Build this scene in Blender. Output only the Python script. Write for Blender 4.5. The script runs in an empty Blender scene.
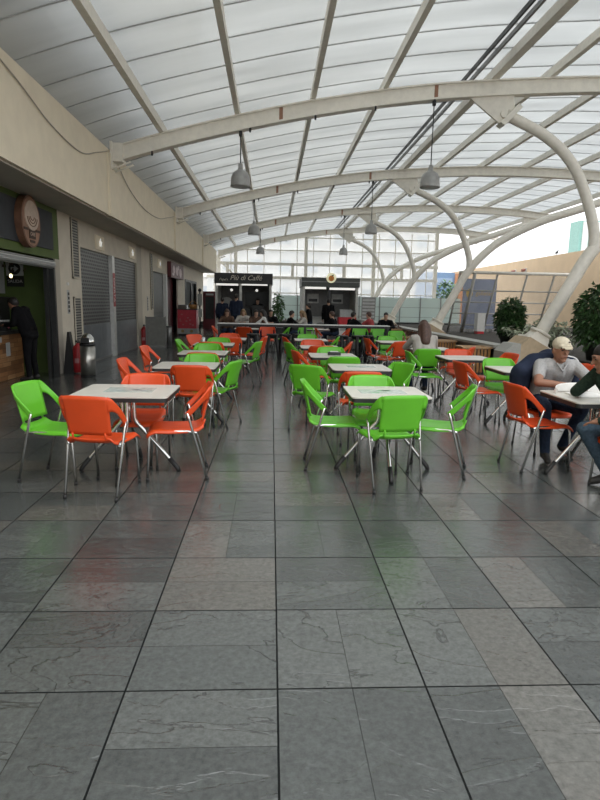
import bpy, bmesh, math, random
import numpy as np
from mathutils import Vector, Matrix
random.seed(7)
S = bpy.context.scene
COL = S.collection
PI = math.pi
sin, cos = math.sin, math.cos

# ------------------------------------------------------------------ camera
CAM_H = 1.539
pitch, yaw, roll = 0.16682, 0.05197, 0.01955
fwd = Vector((sin(yaw)*cos(pitch), cos(yaw)*cos(pitch), -sin(pitch)))
rgt = Vector((cos(yaw), -sin(yaw), 0.0))
upv = rgt.cross(fwd)
r2 = cos(roll)*rgt + sin(roll)*upv
u2 = -sin(roll)*rgt + cos(roll)*upv
cd = bpy.data.cameras.new('camera')
cam = bpy.data.objects.new('camera', cd)
COL.objects.link(cam)
cd.sensor_fit = 'VERTICAL'; cd.sensor_height = 36.0; cd.lens = 575/800*36.0
cd.clip_start = 0.05; cd.clip_end = 400
M = Matrix.Identity(4)
for i in range(3):
    M[i][0] = r2[i]; M[i][1] = u2[i]; M[i][2] = -fwd[i]
M[0][3], M[1][3], M[2][3] = 0, 0, CAM_H
cam.matrix_world = M
S.camera = cam

# ------------------------------------------------------------------ light
W = bpy.data.worlds.new('overcast_sky'); S.world = W; W.use_nodes = True
nt = W.node_tree; nt.nodes.clear()
out = nt.nodes.new('ShaderNodeOutputWorld'); bg = nt.nodes.new('ShaderNodeBackground')
tc = nt.nodes.new('ShaderNodeTexCoord'); mp = nt.nodes.new('ShaderNodeMapping')
nz = nt.nodes.new('ShaderNodeTexNoise'); cr = nt.nodes.new('ShaderNodeValToRGB')
mp.inputs['Scale'].default_value = (1, 1, 2.5); nz.inputs['Scale'].default_value = 2.2; nz.inputs['Detail'].default_value = 5
cr.color_ramp.elements[0].position = .3; cr.color_ramp.elements[0].color = (.90, .93, .975, 1)
cr.color_ramp.elements[1].position = .7; cr.color_ramp.elements[1].color = (1, 1, 1, 1)
nt.links.new(tc.outputs['Generated'], mp.inputs['Vector']); nt.links.new(mp.outputs['Vector'], nz.inputs['Vector'])
nt.links.new(nz.outputs['Fac'], cr.inputs['Fac']); nt.links.new(cr.outputs['Color'], bg.inputs['Color'])
sx = nt.nodes.new('ShaderNodeSeparateXYZ'); nt.links.new(tc.outputs['Generated'], sx.inputs[0])
mr = nt.nodes.new('ShaderNodeMapRange'); mr.inputs['From Min'].default_value = 0; mr.inputs['From Max'].default_value = 1
mr.inputs['To Min'].default_value = 1.05; mr.inputs['To Max'].default_value = 3.0
nt.links.new(sx.outputs['Z'], mr.inputs['Value']); nt.links.new(mr.outputs[0], bg.inputs['Strength'])
nt.links.new(bg.outputs[0], out.inputs['Surface'])
S.view_settings.view_transform = 'Standard'; S.view_settings.look = 'None'
S.view_settings.gamma = 1.0; S.view_settings.use_curve_mapping = False
S.view_settings.exposure = 0.42
try:
    S.cycles.max_bounces = 10; S.cycles.transparent_max_bounces = 16; S.cycles.diffuse_bounces = 5
    S.cycles.glossy_bounces = 4; S.cycles.transmission_bounces = 8; S.cycles.use_denoising = True
    S.cycles.sample_clamp_indirect = 6
except Exception:
    pass

# ------------------------------------------------------------------ materials
MATS = {}
def mat(name, c, rough=.5, metal=0.0, var=.12, scale=9.0, bump=0.0, spec=.5, emit=0.0, coat=0.0):
    if name in MATS: return MATS[name]
    m = bpy.data.materials.new(name); m.use_nodes = True
    t = m.node_tree; b = t.nodes['Principled BSDF']
    b.inputs['Roughness'].default_value = rough; b.inputs['Metallic'].default_value = metal
    b.inputs['Specular IOR Level'].default_value = spec if not name.startswith(('cloth','coat','sweater','denim','dark_denim')) else .08
    if coat: b.inputs['Coat Weight'].default_value = coat; b.inputs['Coat Roughness'].default_value = .15
    n = t.nodes.new('ShaderNodeTexNoise'); n.inputs['Scale'].default_value = scale; n.inputs['Detail'].default_value = 4
    tcn = t.nodes.new('ShaderNodeTexCoord'); t.links.new(tcn.outputs['Object'], n.inputs['Vector'])
    r = t.nodes.new('ShaderNodeValToRGB')
    lo = tuple(max(0, x*(1-var)) for x in c[:3]); hi = tuple(min(1, x*(1+var)) for x in c[:3])
    r.color_ramp.elements[0].position = .3; r.color_ramp.elements[0].color = (*lo, 1)
    r.color_ramp.elements[1].position = .7; r.color_ramp.elements[1].color = (*hi, 1)
    t.links.new(n.outputs['Fac'], r.inputs['Fac']); t.links.new(r.outputs['Color'], b.inputs['Base Color'])
    if bump:
        bp = t.nodes.new('ShaderNodeBump'); bp.inputs['Strength'].default_value = bump; bp.inputs['Distance'].default_value = .01
        t.links.new(n.outputs['Fac'], bp.inputs['Height']); t.links.new(bp.outputs['Normal'], b.inputs['Normal'])
    if emit:
        b.inputs['Emission Color'].default_value = (*c[:3], 1); b.inputs['Emission Strength'].default_value = emit
    MATS[name] = m
    return m

def nd(t, typ, **kw):
    n = t.nodes.new(typ)
    for k, v in kw.items(): setattr(n, k, v)
    return n
def mth(t, op, a, b=None, c=None):
    n = t.nodes.new('ShaderNodeMath'); n.operation = op
    for i, v in enumerate((a, b, c)):
        if v is None: continue
        if isinstance(v, (int, float)): n.inputs[i].default_value = v
        else: t.links.new(v, n.inputs[i])
    return n.outputs[0]
def mixc(t, f, a, b, blend='MIX'):
    n = t.nodes.new('ShaderNodeMix'); n.data_type = 'RGBA'; n.blend_type = blend
    for idx, v in ((0, f), (6, a), (7, b)):
        if isinstance(v, (int, float)): n.inputs[idx].default_value = v
        elif isinstance(v, tuple): n.inputs[idx].default_value = (*v[:3], 1)
        else: t.links.new(v, n.inputs[idx])
    return n.outputs[2]

def slate():
    m = bpy.data.materials.new('slate_tiles'); m.use_nodes = True
    t = m.node_tree; b = t.nodes['Principled BSDF']
    T = .60736
    tcn = t.nodes.new('ShaderNodeTexCoord'); sp = t.nodes.new('ShaderNodeSeparateXYZ')
    t.links.new(tcn.outputs['Object'], sp.inputs[0])
    X = mth(t, 'DIVIDE', mth(t, 'SUBTRACT', sp.outputs[0], .0410), T)
    Y = mth(t, 'DIVIDE', mth(t, 'SUBTRACT', sp.outputs[1], 2.0976), T)
    cx, cy = mth(t, 'FLOOR', X), mth(t, 'FLOOR', Y)
    fx, fy = mth(t, 'SUBTRACT', X, cx), mth(t, 'SUBTRACT', Y, cy)
    cv = t.nodes.new('ShaderNodeCombineXYZ'); t.links.new(cx, cv.inputs[0]); t.links.new(cy, cv.inputs[1])
    wn = nd(t, 'ShaderNodeTexWhiteNoise', noise_dimensions='2D'); t.links.new(cv.outputs[0], wn.inputs['Vector'])
    sel = mth(t, 'GREATER_THAN', wn.outputs['Value'], .5)
    g = mth(t, 'ADD', mth(t, 'MULTIPLY', fx, sel), mth(t, 'MULTIPLY', fy, mth(t, 'SUBTRACT', 1, sel)))
    half = mth(t, 'GREATER_THAN', g, .5)
    cv2 = t.nodes.new('ShaderNodeCombineXYZ'); t.links.new(cx, cv2.inputs[0]); t.links.new(cy, cv2.inputs[1]); t.links.new(half, cv2.inputs[2])
    wn2 = nd(t, 'ShaderNodeTexWhiteNoise', noise_dimensions='3D'); t.links.new(cv2.outputs[0], wn2.inputs['Vector'])
    ex = mth(t, 'MINIMUM', fx, mth(t, 'SUBTRACT', 1, fx)); ey = mth(t, 'MINIMUM', fy, mth(t, 'SUBTRACT', 1, fy))
    e = mth(t, 'MINIMUM', ex, ey)
    main = mth(t, 'LESS_THAN', e, .0066)
    sub = mth(t, 'LESS_THAN', mth(t, 'ABSOLUTE', mth(t, 'SUBTRACT', g, .5)), .003)
    # layered stone relief, shifted from slab to slab
    vm = nd(t, 'ShaderNodeVectorMath', operation='MULTIPLY_ADD')
    t.links.new(wn2.outputs['Color'], vm.inputs[0]); vm.inputs[1].default_value = (30, 30, 30); t.links.new(tcn.outputs['Object'], vm.inputs[2])
    def noise(scale, detail, rough=.5, dist=0., vec=None):
        q = t.nodes.new('ShaderNodeTexNoise'); q.inputs['Scale'].default_value = scale; q.inputs['Detail'].default_value = detail
        q.inputs['Roughness'].default_value = rough; q.inputs['Distortion'].default_value = dist
        t.links.new(vec or vm.outputs[0], q.inputs['Vector']); return q.outputs['Fac']
    str_ = t.nodes.new('ShaderNodeMapping'); str_.inputs['Rotation'].default_value = (0, 0, .6); str_.inputs['Scale'].default_value = (.8, 1.7, 1)
    t.links.new(vm.outputs[0], str_.inputs['Vector'])
    n1 = noise(1.15, 6, .5, .8, str_.outputs[0])          # where the cleft layers break
    lay = mth(t, 'MULTIPLY', n1, 9)
    lid = mth(t, 'FLOOR', lay); lf = mth(t, 'SUBTRACT', lay, lid)
    cv3 = t.nodes.new('ShaderNodeCombineXYZ'); t.links.new(lid, cv3.inputs[0]); t.links.new(wn2.outputs['Value'], cv3.inputs[1])
    wl3 = nd(t, 'ShaderNodeTexWhiteNoise', noise_dimensions='2D'); t.links.new(cv3.outputs[0], wl3.inputs['Vector'])
    crack = mth(t, 'MULTIPLY', mth(t, 'LESS_THAN', lf, .05), mth(t, 'GREATER_THAN', wl3.outputs['Value'], .55))
    n2 = noise(38, 6, .7); n4 = noise(9, 5, .65, .4, str_.outputs[0])
    n3 = noise(1.1, 3)
    r = t.nodes.new('ShaderNodeValToRGB')
    el = r.color_ramp.elements; el[0].position = 0; el[0].color = (.036, .039, .038, 1); el[1].position = 1; el[1].color = (.118, .122, .115, 1)
    k = r.color_ramp.elements.new(.5); k.color = (.066, .073, .070, 1)
    t.links.new(mth(t, 'ADD', mth(t, 'MULTIPLY', wn2.outputs['Value'], .55), mth(t, 'ADD', mth(t, 'MULTIPLY', wl3.outputs['Value'], .22), mth(t, 'MULTIPLY', n4, .25))), r.inputs['Fac'])
    warm = mth(t, 'MULTIPLY', mth(t, 'GREATER_THAN', wn2.outputs['Value'], .72), mth(t, 'MULTIPLY', n3, .55))
    c1 = mixc(t, warm, r.outputs['Color'], (.115, .095, .075))
    n2v = mth(t, 'MULTIPLY_ADD', n2, 1.5, .25)
    cc = nd(t, 'ShaderNodeCombineXYZ')
    for i in range(3): t.links.new(n2v, cc.inputs[i])
    c2 = mixc(t, 1.0, c1, cc.outputs[0], 'MULTIPLY')
    c2 = mixc(t, mth(t, 'MULTIPLY', crack, .6), c2, (.02, .021, .021))
    c3 = mixc(t, mth(t, 'MAXIMUM', main, mth(t, 'MULTIPLY', sub, .7)), c2, (.008, .009, .009))
    t.links.new(c3, b.inputs['Base Color'])
    rg = mth(t, 'ADD', mth(t, 'MULTIPLY', n3, .22), mth(t, 'ADD', mth(t, 'MULTIPLY', wn2.outputs['Value'], .08), mth(t, 'MULTIPLY_ADD', n2, .10, -.01)))
    t.links.new(mth(t, 'MAXIMUM', rg, mth(t, 'MULTIPLY', main, .8)), b.inputs['Roughness'])
    t.links.new(mth(t, 'MULTIPLY', .6, mth(t, 'SUBTRACT', 1, mth(t, 'MULTIPLY', main, .9))), b.inputs['Specular IOR Level'])
    t.links.new(mth(t, 'MULTIPLY', .45, mth(t, 'SUBTRACT', 1, mth(t, 'MAXIMUM', main, sub))), b.inputs['Coat Weight']); b.inputs['Coat Roughness'].default_value = .18
    stp = mth(t, 'ADD', lid, mth(t, 'MINIMUM', mth(t, 'MULTIPLY', lf, 9), 1))
    hgt = mth(t, 'ADD', mth(t, 'MULTIPLY', stp, .30), mth(t, 'ADD', mth(t, 'MULTIPLY', n4, .7), mth(t, 'MULTIPLY', n2, .22)))
    hgt = mth(t, 'SUBTRACT', hgt, mth(t, 'MULTIPLY', mth(t, 'MAXIMUM', main, sub), .5))
    bp = t.nodes.new('ShaderNodeBump'); bp.inputs['Strength'].default_value = .6; bp.inputs['Distance'].default_value = .010
    t.links.new(hgt, bp.inputs['Height']); t.links.new(bp.outputs['Normal'], b.inputs['Normal'])
    return m

def sheet_mat(name, col, transp, trans, gloss=.12, var=.04):
    """thin translucent sheet: lets part of the sky straight through, spreads the rest"""
    m = bpy.data.materials.new(name); m.use_nodes = True; t = m.node_tree; t.nodes.clear()
    o = t.nodes.new('ShaderNodeOutputMaterial')
    n = t.nodes.new('ShaderNodeTexNoise'); n.inputs['Scale'].default_value = .8; n.inputs['Detail'].default_value = 4
    tcn = t.nodes.new('ShaderNodeTexCoord'); mpn = t.nodes.new('ShaderNodeMapping'); mpn.inputs['Scale'].default_value = (.35, 2.2, 1)
    t.links.new(tcn.outputs['Object'], mpn.inputs[0]); t.links.new(mpn.outputs[0], n.inputs['Vector'])
    r = t.nodes.new('ShaderNodeValToRGB')
    r.color_ramp.elements[0].position = .3; r.color_ramp.elements[0].color = tuple(x*(1-var) for x in col)+(1,)
    r.color_ramp.elements[1].position = .7; r.color_ramp.elements[1].color = (*col, 1)
    t.links.new(n.outputs['Fac'], r.inputs['Fac'])
    a = t.nodes.new('ShaderNodeBsdfTransparent'); tr = t.nodes.new('ShaderNodeBsdfTranslucent'); df = t.nodes.new('ShaderNodeBsdfDiffuse')
    gl = t.nodes.new('ShaderNodeBsdfGlossy'); gl.inputs['Roughness'].default_value = gloss
    for q in (a, tr, df): t.links.new(r.outputs['Color'], q.inputs['Color'])
    m1 = t.nodes.new('ShaderNodeMixShader'); m1.inputs[0].default_value = trans
    t.links.new(df.outputs[0], m1.inputs[1]); t.links.new(tr.outputs[0], m1.inputs[2])
    m2 = t.nodes.new('ShaderNodeMixShader'); m2.inputs[0].default_value = transp
    t.links.new(m1.outputs[0], m2.inputs[1]); t.links.new(a.outputs[0], m2.inputs[2])
    m3 = t.nodes.new('ShaderNodeMixShader'); m3.inputs[0].default_value = .04
    t.links.new(m2.outputs[0], m3.inputs[1]); t.links.new(gl.outputs[0], m3.inputs[2])
    t.links.new(m3.outputs[0], o.inputs['Surface'])
    return m

def stripes(name, c1, c2, freq, axis=2, rough=.5, metal=0., bump=.6, duty=.5):
    m = bpy.data.materials.new(name); m.use_nodes = True; t = m.node_tree; b = t.nodes['Principled BSDF']
    tcn = t.nodes.new('ShaderNodeTexCoord'); sp = t.nodes.new('ShaderNodeSeparateXYZ'); t.links.new(tcn.outputs['Object'], sp.inputs[0])
    f = mth(t, 'FRACT', mth(t, 'MULTIPLY', sp.outputs[axis], freq))
    g = mth(t, 'LESS_THAN', f, duty)
    t.links.new(mixc(t, g, c1, c2), b.inputs['Base Color'])
    b.inputs['Roughness'].default_value = rough; b.inputs['Metallic'].default_value = metal
    bp = t.nodes.new('ShaderNodeBump'); bp.inputs['Strength'].default_value = bump; bp.inputs['Distance'].default_value = .02
    t.links.new(mth(t, 'ABSOLUTE', mth(t, 'SUBTRACT', f, .5)), bp.inputs['Height']); t.links.new(bp.outputs['Normal'], b.inputs['Normal'])
    return m

def perforated(name, base, hole, fy, fz):
    m = bpy.data.materials.new(name); m.use_nodes = True; t = m.node_tree; b = t.nodes['Principled BSDF']
    tcn = t.nodes.new('ShaderNodeTexCoord'); mpn = t.nodes.new('ShaderNodeMapping'); mpn.inputs['Rotation'].default_value = (0, PI/2, PI/2)
    sp = t.nodes.new('ShaderNodeSeparateXYZ'); t.links.new(tcn.outputs['Object'], sp.inputs[0])
    row = mth(t, 'FLOOR', mth(t, 'MULTIPLY', sp.outputs[2], fz))
    sh = mth(t, 'MULTIPLY', mth(t, 'MODULO', row, 2), .5)
    a = mth(t, 'FRACT', mth(t, 'ADD', mth(t, 'MULTIPLY', sp.outputs[1], fy), sh)); c = mth(t, 'FRACT', mth(t, 'MULTIPLY', sp.outputs[2], fz))
    h = mth(t, 'MULTIPLY', mth(t, 'LESS_THAN', mth(t, 'ABSOLUTE', mth(t, 'SUBTRACT', a, .5)), .36), mth(t, 'LESS_THAN', mth(t, 'ABSOLUTE', mth(t, 'SUBTRACT', c, .5)), .27))
    t.links.new(mixc(t, h, base, hole), b.inputs['Base Color'])
    b.inputs['Roughness'].default_value = .45; b.inputs['Metallic'].default_value = .3
    bp = t.nodes.new('ShaderNodeBump'); bp.inputs['Strength'].default_value = .5; bp.inputs['Distance'].default_value = .01
    t.links.new(mth(t, 'SUBTRACT', 1, h), bp.inputs['Height']); t.links.new(bp.outputs['Normal'], b.inputs['Normal'])
    return m

def planks(name, cols, w, h, axes=(1, 2)):
    m = bpy.data.materials.new(name); m.use_nodes = True; t = m.node_tree; b = t.nodes['Principled BSDF']
    tcn = t.nodes.new('ShaderNodeTexCoord'); sp = t.nodes.new('ShaderNodeSeparateXYZ'); t.links.new(tcn.outputs['Object'], sp.inputs[0])
    row = mth(t, 'FLOOR', mth(t, 'DIVIDE', sp.outputs[axes[1]], h))
    wr = nd(t, 'ShaderNodeTexWhiteNoise', noise_dimensions='1D'); t.links.new(row, wr.inputs['W'])
    u = mth(t, 'ADD', mth(t, 'DIVIDE', sp.outputs[axes[0]], w), mth(t, 'MULTIPLY', wr.outputs['Value'], 7))
    cu = mth(t, 'FLOOR', u)
    cv = t.nodes.new('ShaderNodeCombineXYZ'); t.links.new(cu, cv.inputs[0]); t.links.new(row, cv.inputs[1])
    wn = nd(t, 'ShaderNodeTexWhiteNoise', noise_dimensions='2D'); t.links.new(cv.outputs[0], wn.inputs['Vector'])
    r = t.nodes.new('ShaderNodeValToRGB'); r.color_ramp.elements[0].color = (*cols[0], 1); r.color_ramp.elements[1].color = (*cols[2], 1)
    k = r.color_ramp.elements.new(.5); k.color = (*cols[1], 1)
    t.links.new(wn.outputs['Value'], r.inputs['Fac'])
    n = t.nodes.new('ShaderNodeTexNoise'); n.inputs['Scale'].default_value = 14
    mpn = t.nodes.new('ShaderNodeMapping'); mpn.inputs['Scale'].default_value = (1, .25, 3); t.links.new(tcn.outputs['Object'], mpn.inputs[0]); t.links.new(mpn.outputs[0], n.inputs['Vector'])
    c = mixc(t, mth(t, 'MULTIPLY', n.outputs['Fac'], .55), r.outputs['Color'], tuple(x*.35 for x in cols[0]))
    fz = mth(t, 'FRACT', mth(t, 'DIVIDE', sp.outputs[axes[1]], h)); fu = mth(t, 'FRACT', u)
    e = mth(t, 'MAXIMUM', mth(t, 'LESS_THAN', fz, .05), mth(t, 'LESS_THAN', fu, .02))
    t.links.new(mixc(t, e, c, (.02, .012, .008)), b.inputs['Base Color']); b.inputs['Roughness'].default_value = .6
    return m

SLATE = slate()
ROOFM = sheet_mat('polycarbonate', (.65, .665, .665), .26, .78, var=.14)
GLASS = sheet_mat('facade_glass', (.96, .97, .97), .72, .75, .03)
FROST = sheet_mat('frosted_glass', (.72, .80, .77), .25, .6)
STEEL = mat('cream_paint', (.80, .765, .68), .45, var=.06)
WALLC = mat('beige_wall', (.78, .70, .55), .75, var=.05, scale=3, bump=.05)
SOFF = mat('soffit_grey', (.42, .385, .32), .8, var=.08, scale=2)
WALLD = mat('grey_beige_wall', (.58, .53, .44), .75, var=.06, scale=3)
TAN = mat('tan_wall', (.62, .47, .31), .8, var=.06, scale=1.5)
ORANGE = mat('orange_plastic', (.64, .068, .012), .38, var=.05, spec=.45)
GREEN = mat('green_plastic', (.115, .44, .022), .38, var=.05, spec=.45)
CHROME = mat('chrome', (.62, .62, .60), .22, 1.0, var=.05)
BLACK = mat('black_rubber', (.012, .012, .012), .5, var=.2)
LAMINATE = mat('white_laminate', (.60, .58, .52), .35, var=.04)
EDGE = mat('black_edge', (.018, .018, .018), .45)
GREYM = mat('grey_metal', (.22, .22, .215), .4, .6)
DARKM = mat('dark_metal', (.035, .037, .037), .45, .4)
RED = mat('red_paint', (.32, .012, .016), .4)
MAROON = mat('maroon', (.10, .008, .016), .5)
GREENW = mat('green_wall', (.075, .115, .025), .7, var=.1, scale=3)
SLATEB = mat('chalk_panel', (.028, .032, .038), .7)
WHITE = mat('white_paint', (.66, .66, .64), .5, var=.05)
PALE = mat('pale_grey', (.40, .41, .40), .6)
GRANITE = mat('dark_granite', (.028, .030, .031), .35, var=.4, scale=60)
LTGRAN = mat('light_granite', (.36, .36, .33), .5, var=.15, scale=50)
SOIL = mat('soil', (.03, .026, .02), .95, var=.5, scale=14, bump=.6)
WOOD = mat('orange_wood', (.40, .19, .06), .55, var=.25, scale=7)
CONC = mat('tan_concrete', (.50, .39, .26), .8, var=.1, scale=8)
LEAF = mat('leaf_green', (.030, .075, .018), .45, var=.5, scale=6)
LEAF2 = mat('leaf_light', (.05, .12, .03), .5, var=.5, scale=6)
LEAFV = mat('leaf_variegated', (.34, .38, .27), .55, var=.5, scale=5)
LEAFB = mat('leaf_brown', (.14, .07, .045), .7, var=.5, scale=8)
BARK = mat('bark', (.09, .06, .04), .9, var=.3)

# ------------------------------------------------------------------ mesh helpers
class MB:
    def __init__(s): s.v = []; s.f = []; s.m = []; s.sm = []
    def add(s, vs, fs, mi=0, smooth=False):
        o = len(s.v); s.v += [tuple(x) for x in vs]
        for f in fs: s.f.append([o+i for i in f]); s.m.append(mi); s.sm.append(smooth)
        return s
    def box(s, x0, x1, y0, y1, z0, z1, mi=0):
        vs = [(x0,y0,z0),(x1,y0,z0),(x1,y1,z0),(x0,y1,z0),(x0,y0,z1),(x1,y0,z1),(x1,y1,z1),(x0,y1,z1)]
        return s.add(vs, [(3,2,1,0),(4,5,6,7),(0,1,5,4),(1,2,6,5),(2,3,7,6),(3,0,4,7)], mi)
    def rbox(s, x0, x1, y0, y1, z0, z1, r, mi=0, n=4):
        """box with rounded vertical edges"""
        p = []
        for cx, cy, a0 in ((x1-r,y1-r,0),(x0+r,y1-r,PI/2),(x0+r,y0+r,PI),(x1-r,y0+r,1.5*PI)):
            for k in range(n+1):
                a = a0+PI/2*k/n; p.append((cx+r*cos(a), cy+r*sin(a)))
        return s.prism(p, z0, z1, mi)
    def prism(s, poly, z0, z1, mi=0, axis='z'):
        n = len(poly)
        def P(a, b, c):
            return (a,b,c) if axis == 'z' else ((c,a,b) if axis == 'x' else (a,c,b))
        vs = [P(a,b,z0) for a,b in poly]+[P(a,b,z1) for a,b in poly]
        fs = [list(range(n))[::-1], [n+i for i in range(n)]]+[(i,(i+1)%n,n+(i+1)%n,n+i) for i in range(n)]
        return s.add(vs, fs, mi)
    def tube(s, pts, r, n=10, mi=0, closed=False, flat=None):
        pts = [Vector(p) for p in pts]; N = len(pts)
        rs = r if isinstance(r, (list, tuple)) else [r]*N
        vs = []; fs = []; nrm = None
        for i, p in enumerate(pts):
            if closed: d = pts[(i+1)%N]-pts[i-1]
            else: d = pts[min(i+1,N-1)]-pts[max(i-1,0)]
            d.normalize()
            if nrm is None:
                nrm = d.orthogonal().normalized()
                if abs(d.z) < .9: nrm = Vector((0,0,1)).cross(d).normalized()
            nrm = (nrm-d*nrm.dot(d)).normalized(); b = d.cross(nrm)
            for k in range(n):
                a = 2*PI*k/n; vs.append(p+rs[i]*(cos(a)*nrm+sin(a)*b))
        R = N if closed else N-1
        for i in range(R):
            j = (i+1) % N
            for k in range(n):
                k2 = (k+1) % n; fs.append((i*n+k, i*n+k2, j*n+k2, j*n+k))
        s.add(vs, fs, mi, True)
        if not closed:
            o = len(s.v)-len(vs)
            s.f.append([o+k for k in range(n)][::-1]); s.m.append(mi); s.sm.append(False)
            s.f.append([o+(N-1)*n+k for k in range(n)]); s.m.append(mi); s.sm.append(False)
        return s
    def lathe(s, prof, c=(0,0,0), n=20, mi=0, smooth=True):
        vs = []; fs = []
        for r, z in prof:
            for k in range(n):
                a = 2*PI*k/n; vs.append((c[0]+r*cos(a), c[1]+r*sin(a), c[2]+z))
        for i in range(len(prof)-1):
            for k in range(n):
                k2 = (k+1) % n; fs.append((i*n+k, i*n+k2, (i+1)*n+k2, (i+1)*n+k))
        s.add(vs, fs, mi, smooth); o = len(s.v)-len(vs)
        s.f.append([o+k for k in range(n)][::-1]); s.m.append(mi); s.sm.append(False)
        s.f.append([o+(len(prof)-1)*n+k for k in range(n)]); s.m.append(mi); s.sm.append(False)
        return s
    def ell(s, c, r, n=12, mi=0, R=None):
        vs = []; fs = []; h = n//2+1
        for i in range(h+1):
            t = PI*i/h
            for k in range(n):
                a = 2*PI*k/n; p = Vector((r[0]*sin(t)*cos(a), r[1]*sin(t)*sin(a), -r[2]*cos(t)))
                if R is not None: p = R @ p
                vs.append(p+Vector(c))
        for i in range(h):
            for k in range(n):
                k2 = (k+1) % n; fs.append((i*n+k, i*n+k2, (i+1)*n+k2, (i+1)*n+k))
        return s.add(vs, fs, mi, True)
    def mesh(s, name, mats):
        me = bpy.data.meshes.new(name); me.from_pydata(s.v, [], s.f)
        for m in (mats if isinstance(mats, (list, tuple)) else [mats]): me.materials.append(m)
        me.polygons.foreach_set('material_index', s.m); me.polygons.foreach_set('use_smooth', s.sm)
        me.validate(); me.update()
        return me
    def build(s, name, mats, parent=None, bevel=0, weld=False):
        o = bpy.data.objects.new(name, s.mesh(name, mats)); COL.objects.link(o)
        if parent is not None: o.parent = parent
        if bevel:
            b = o.modifiers.new('bevel', 'BEVEL'); b.width = bevel; b.segments = 2; b.limit_method = 'ANGLE'; b.angle_limit = .7
        return o

def tag(o, label, cat, group=None):
    o['label'] = label; o['category'] = cat
    if group: o['group'] = group
    return o
def struct(o, label=None, cat=None):
    o['kind'] = 'structure'
    if label: o['label'] = label
    if cat: o['category'] = cat
    return o
def thing(name, label, cat, loc=(0,0,0), rz=0, group=None):
    o = bpy.data.objects.new(name, None); COL.objects.link(o); o.empty_display_size = .2
    o.location = loc; o.rotation_euler = (0,0,rz)
    return tag(o, label, cat, group)
def sub_objects(o): return [c for c in COL.objects if c.parent is o]
def dup(root, loc, rz, label, group=None):
    r = root.copy(); COL.objects.link(r); r.location = loc; r.rotation_euler = (0,0,rz); r['label'] = label
    if group: r['group'] = group
    elif 'group' in r: pass
    for ch in KIDS[root.name]:
        c = ch.copy(); COL.objects.link(c); c.parent = r
        for g in KIDS.get(ch.name, []):
            d = g.copy(); COL.objects.link(d); d.parent = c
    return r
KIDS = {}
def register(root):
    KIDS[root.name] = sub_objects(root)
    for c in KIDS[root.name]:
        k = sub_objects(c)
        if k: KIDS[c.name] = k

def text(name, s, size, loc, rot, m, parent=None, extrude=.004, shear=0, align='CENTER', sx=1.0):
    cu = bpy.data.curves.new('lettering', 'FONT'); cu.body = s; cu.size = size; cu.extrude = extrude; cu.shear = shear
    cu.align_x = align; cu.align_y = 'CENTER'; cu.resolution_u = 3
    t = bpy.data.objects.new('lettering', cu); COL.objects.link(t)
    dg = bpy.context.evaluated_depsgraph_get(); me = bpy.data.meshes.new_from_object(t.evaluated_get(dg))
    bpy.data.objects.remove(t); bpy.data.curves.remove(cu)
    me.materials.clear(); me.materials.append(m)
    o = bpy.data.objects.new(name, me); COL.objects.link(o)
    o.location = loc; o.rotation_euler = rot; o.scale = (sx, 1, 1)
    if parent is not None: o.parent = parent
    return o

def smooth_path(ctrl, n=8):
    P = [Vector(p) for p in ctrl]; P = [2*P[0]-P[1]]+P+[2*P[-1]-P[-2]]; o = []
    for i in range(1, len(P)-2):
        a, b, c, d = P[i-1:i+3]
        for k in range(n):
            t = k/n
            o.append(.5*((2*b)+(c-a)*t+(2*a-5*b+4*c-d)*t*t+(3*b-a-3*c+d)*t**3))
    o.append(P[-2]); return o

# ------------------------------------------------------------------ setting: shell
FX, WX = -3.5, -4.35          # fascia face, shop wall face
Y0, Y1 = -9.0, 37.5
struct(MB().box(-7.5, 17.5, Y0, 44, -.2, 0).build('floor', SLATE))
struct(MB().box(-80, 120, 44, 160, -.3, -.1).build('ground', mat('outside_paving', (.35,.35,.34), .9)))

# arch / roof profile
PR = [(-4.4,4.42),(-3.6,4.70),(-3.1,4.88),(-1.55,5.31),(.57,5.80),(2.7,6.17),(4.3,6.36),(7.15,6.56),(9.4,6.60),(12.07,6.52),(13.9,6.35),(15.4,6.10)]
def zt(x):
    xs = [p[0] for p in PR]
    for i in range(len(PR)-1):
        if x <= xs[i+1] or i == len(PR)-2:
            p0 = PR[max(i-1,0)]; p1 = PR[i]; p2 = PR[i+1]; p3 = PR[min(i+2,len(PR)-1)]
            h = p2[0]-p1[0]; t = (x-p1[0])/h
            m1 = (p2[1]-p0[1])/(p2[0]-p0[0]); m2 = (p3[1]-p1[1])/(p3[0]-p1[0])
            return (2*t**3-3*t*t+1)*p1[1]+(t**3-2*t*t+t)*h*m1+(-2*t**3+3*t*t)*p2[1]+(t**3-t*t)*h*m2
def ribbon(x0, x1, dz0, dz1, ya, yb, mb, mi=0, n=40):
    xs = [x0+(x1-x0)*k/n for k in range(n+1)]
    vs = []
    for x in xs:
        z = zt(x); vs += [(x,ya,z+dz0),(x,yb,z+dz0),(x,yb,z+dz1),(x,ya,z+dz1)]
    fs = [(0,1,2,3)[::-1], tuple(4*n+k for k in range(4))]
    for i in range(n):
        for k in range(4):
            a = 4*i+k; b = 4*i+(k+1) % 4; fs.append((a,b,b+4,a+4))
    return mb.add(vs, fs, mi, False)
RY0 = 4.7
ce = struct(ribbon(-4.34, 14.5, .20, .215, RY0, 40.6, MB()).build('ceiling', ROOFM))
gb = MB(); y = 8.05-1.02*3
while y < 40.5:
    ribbon(-4.34, 14.5, .190, .222, y-.010, y+.010, gb, n=26); y += 1.02
o = gb.build('glazing_bars', mat('bar_grey', (.46,.47,.47), .5), ce)
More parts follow.
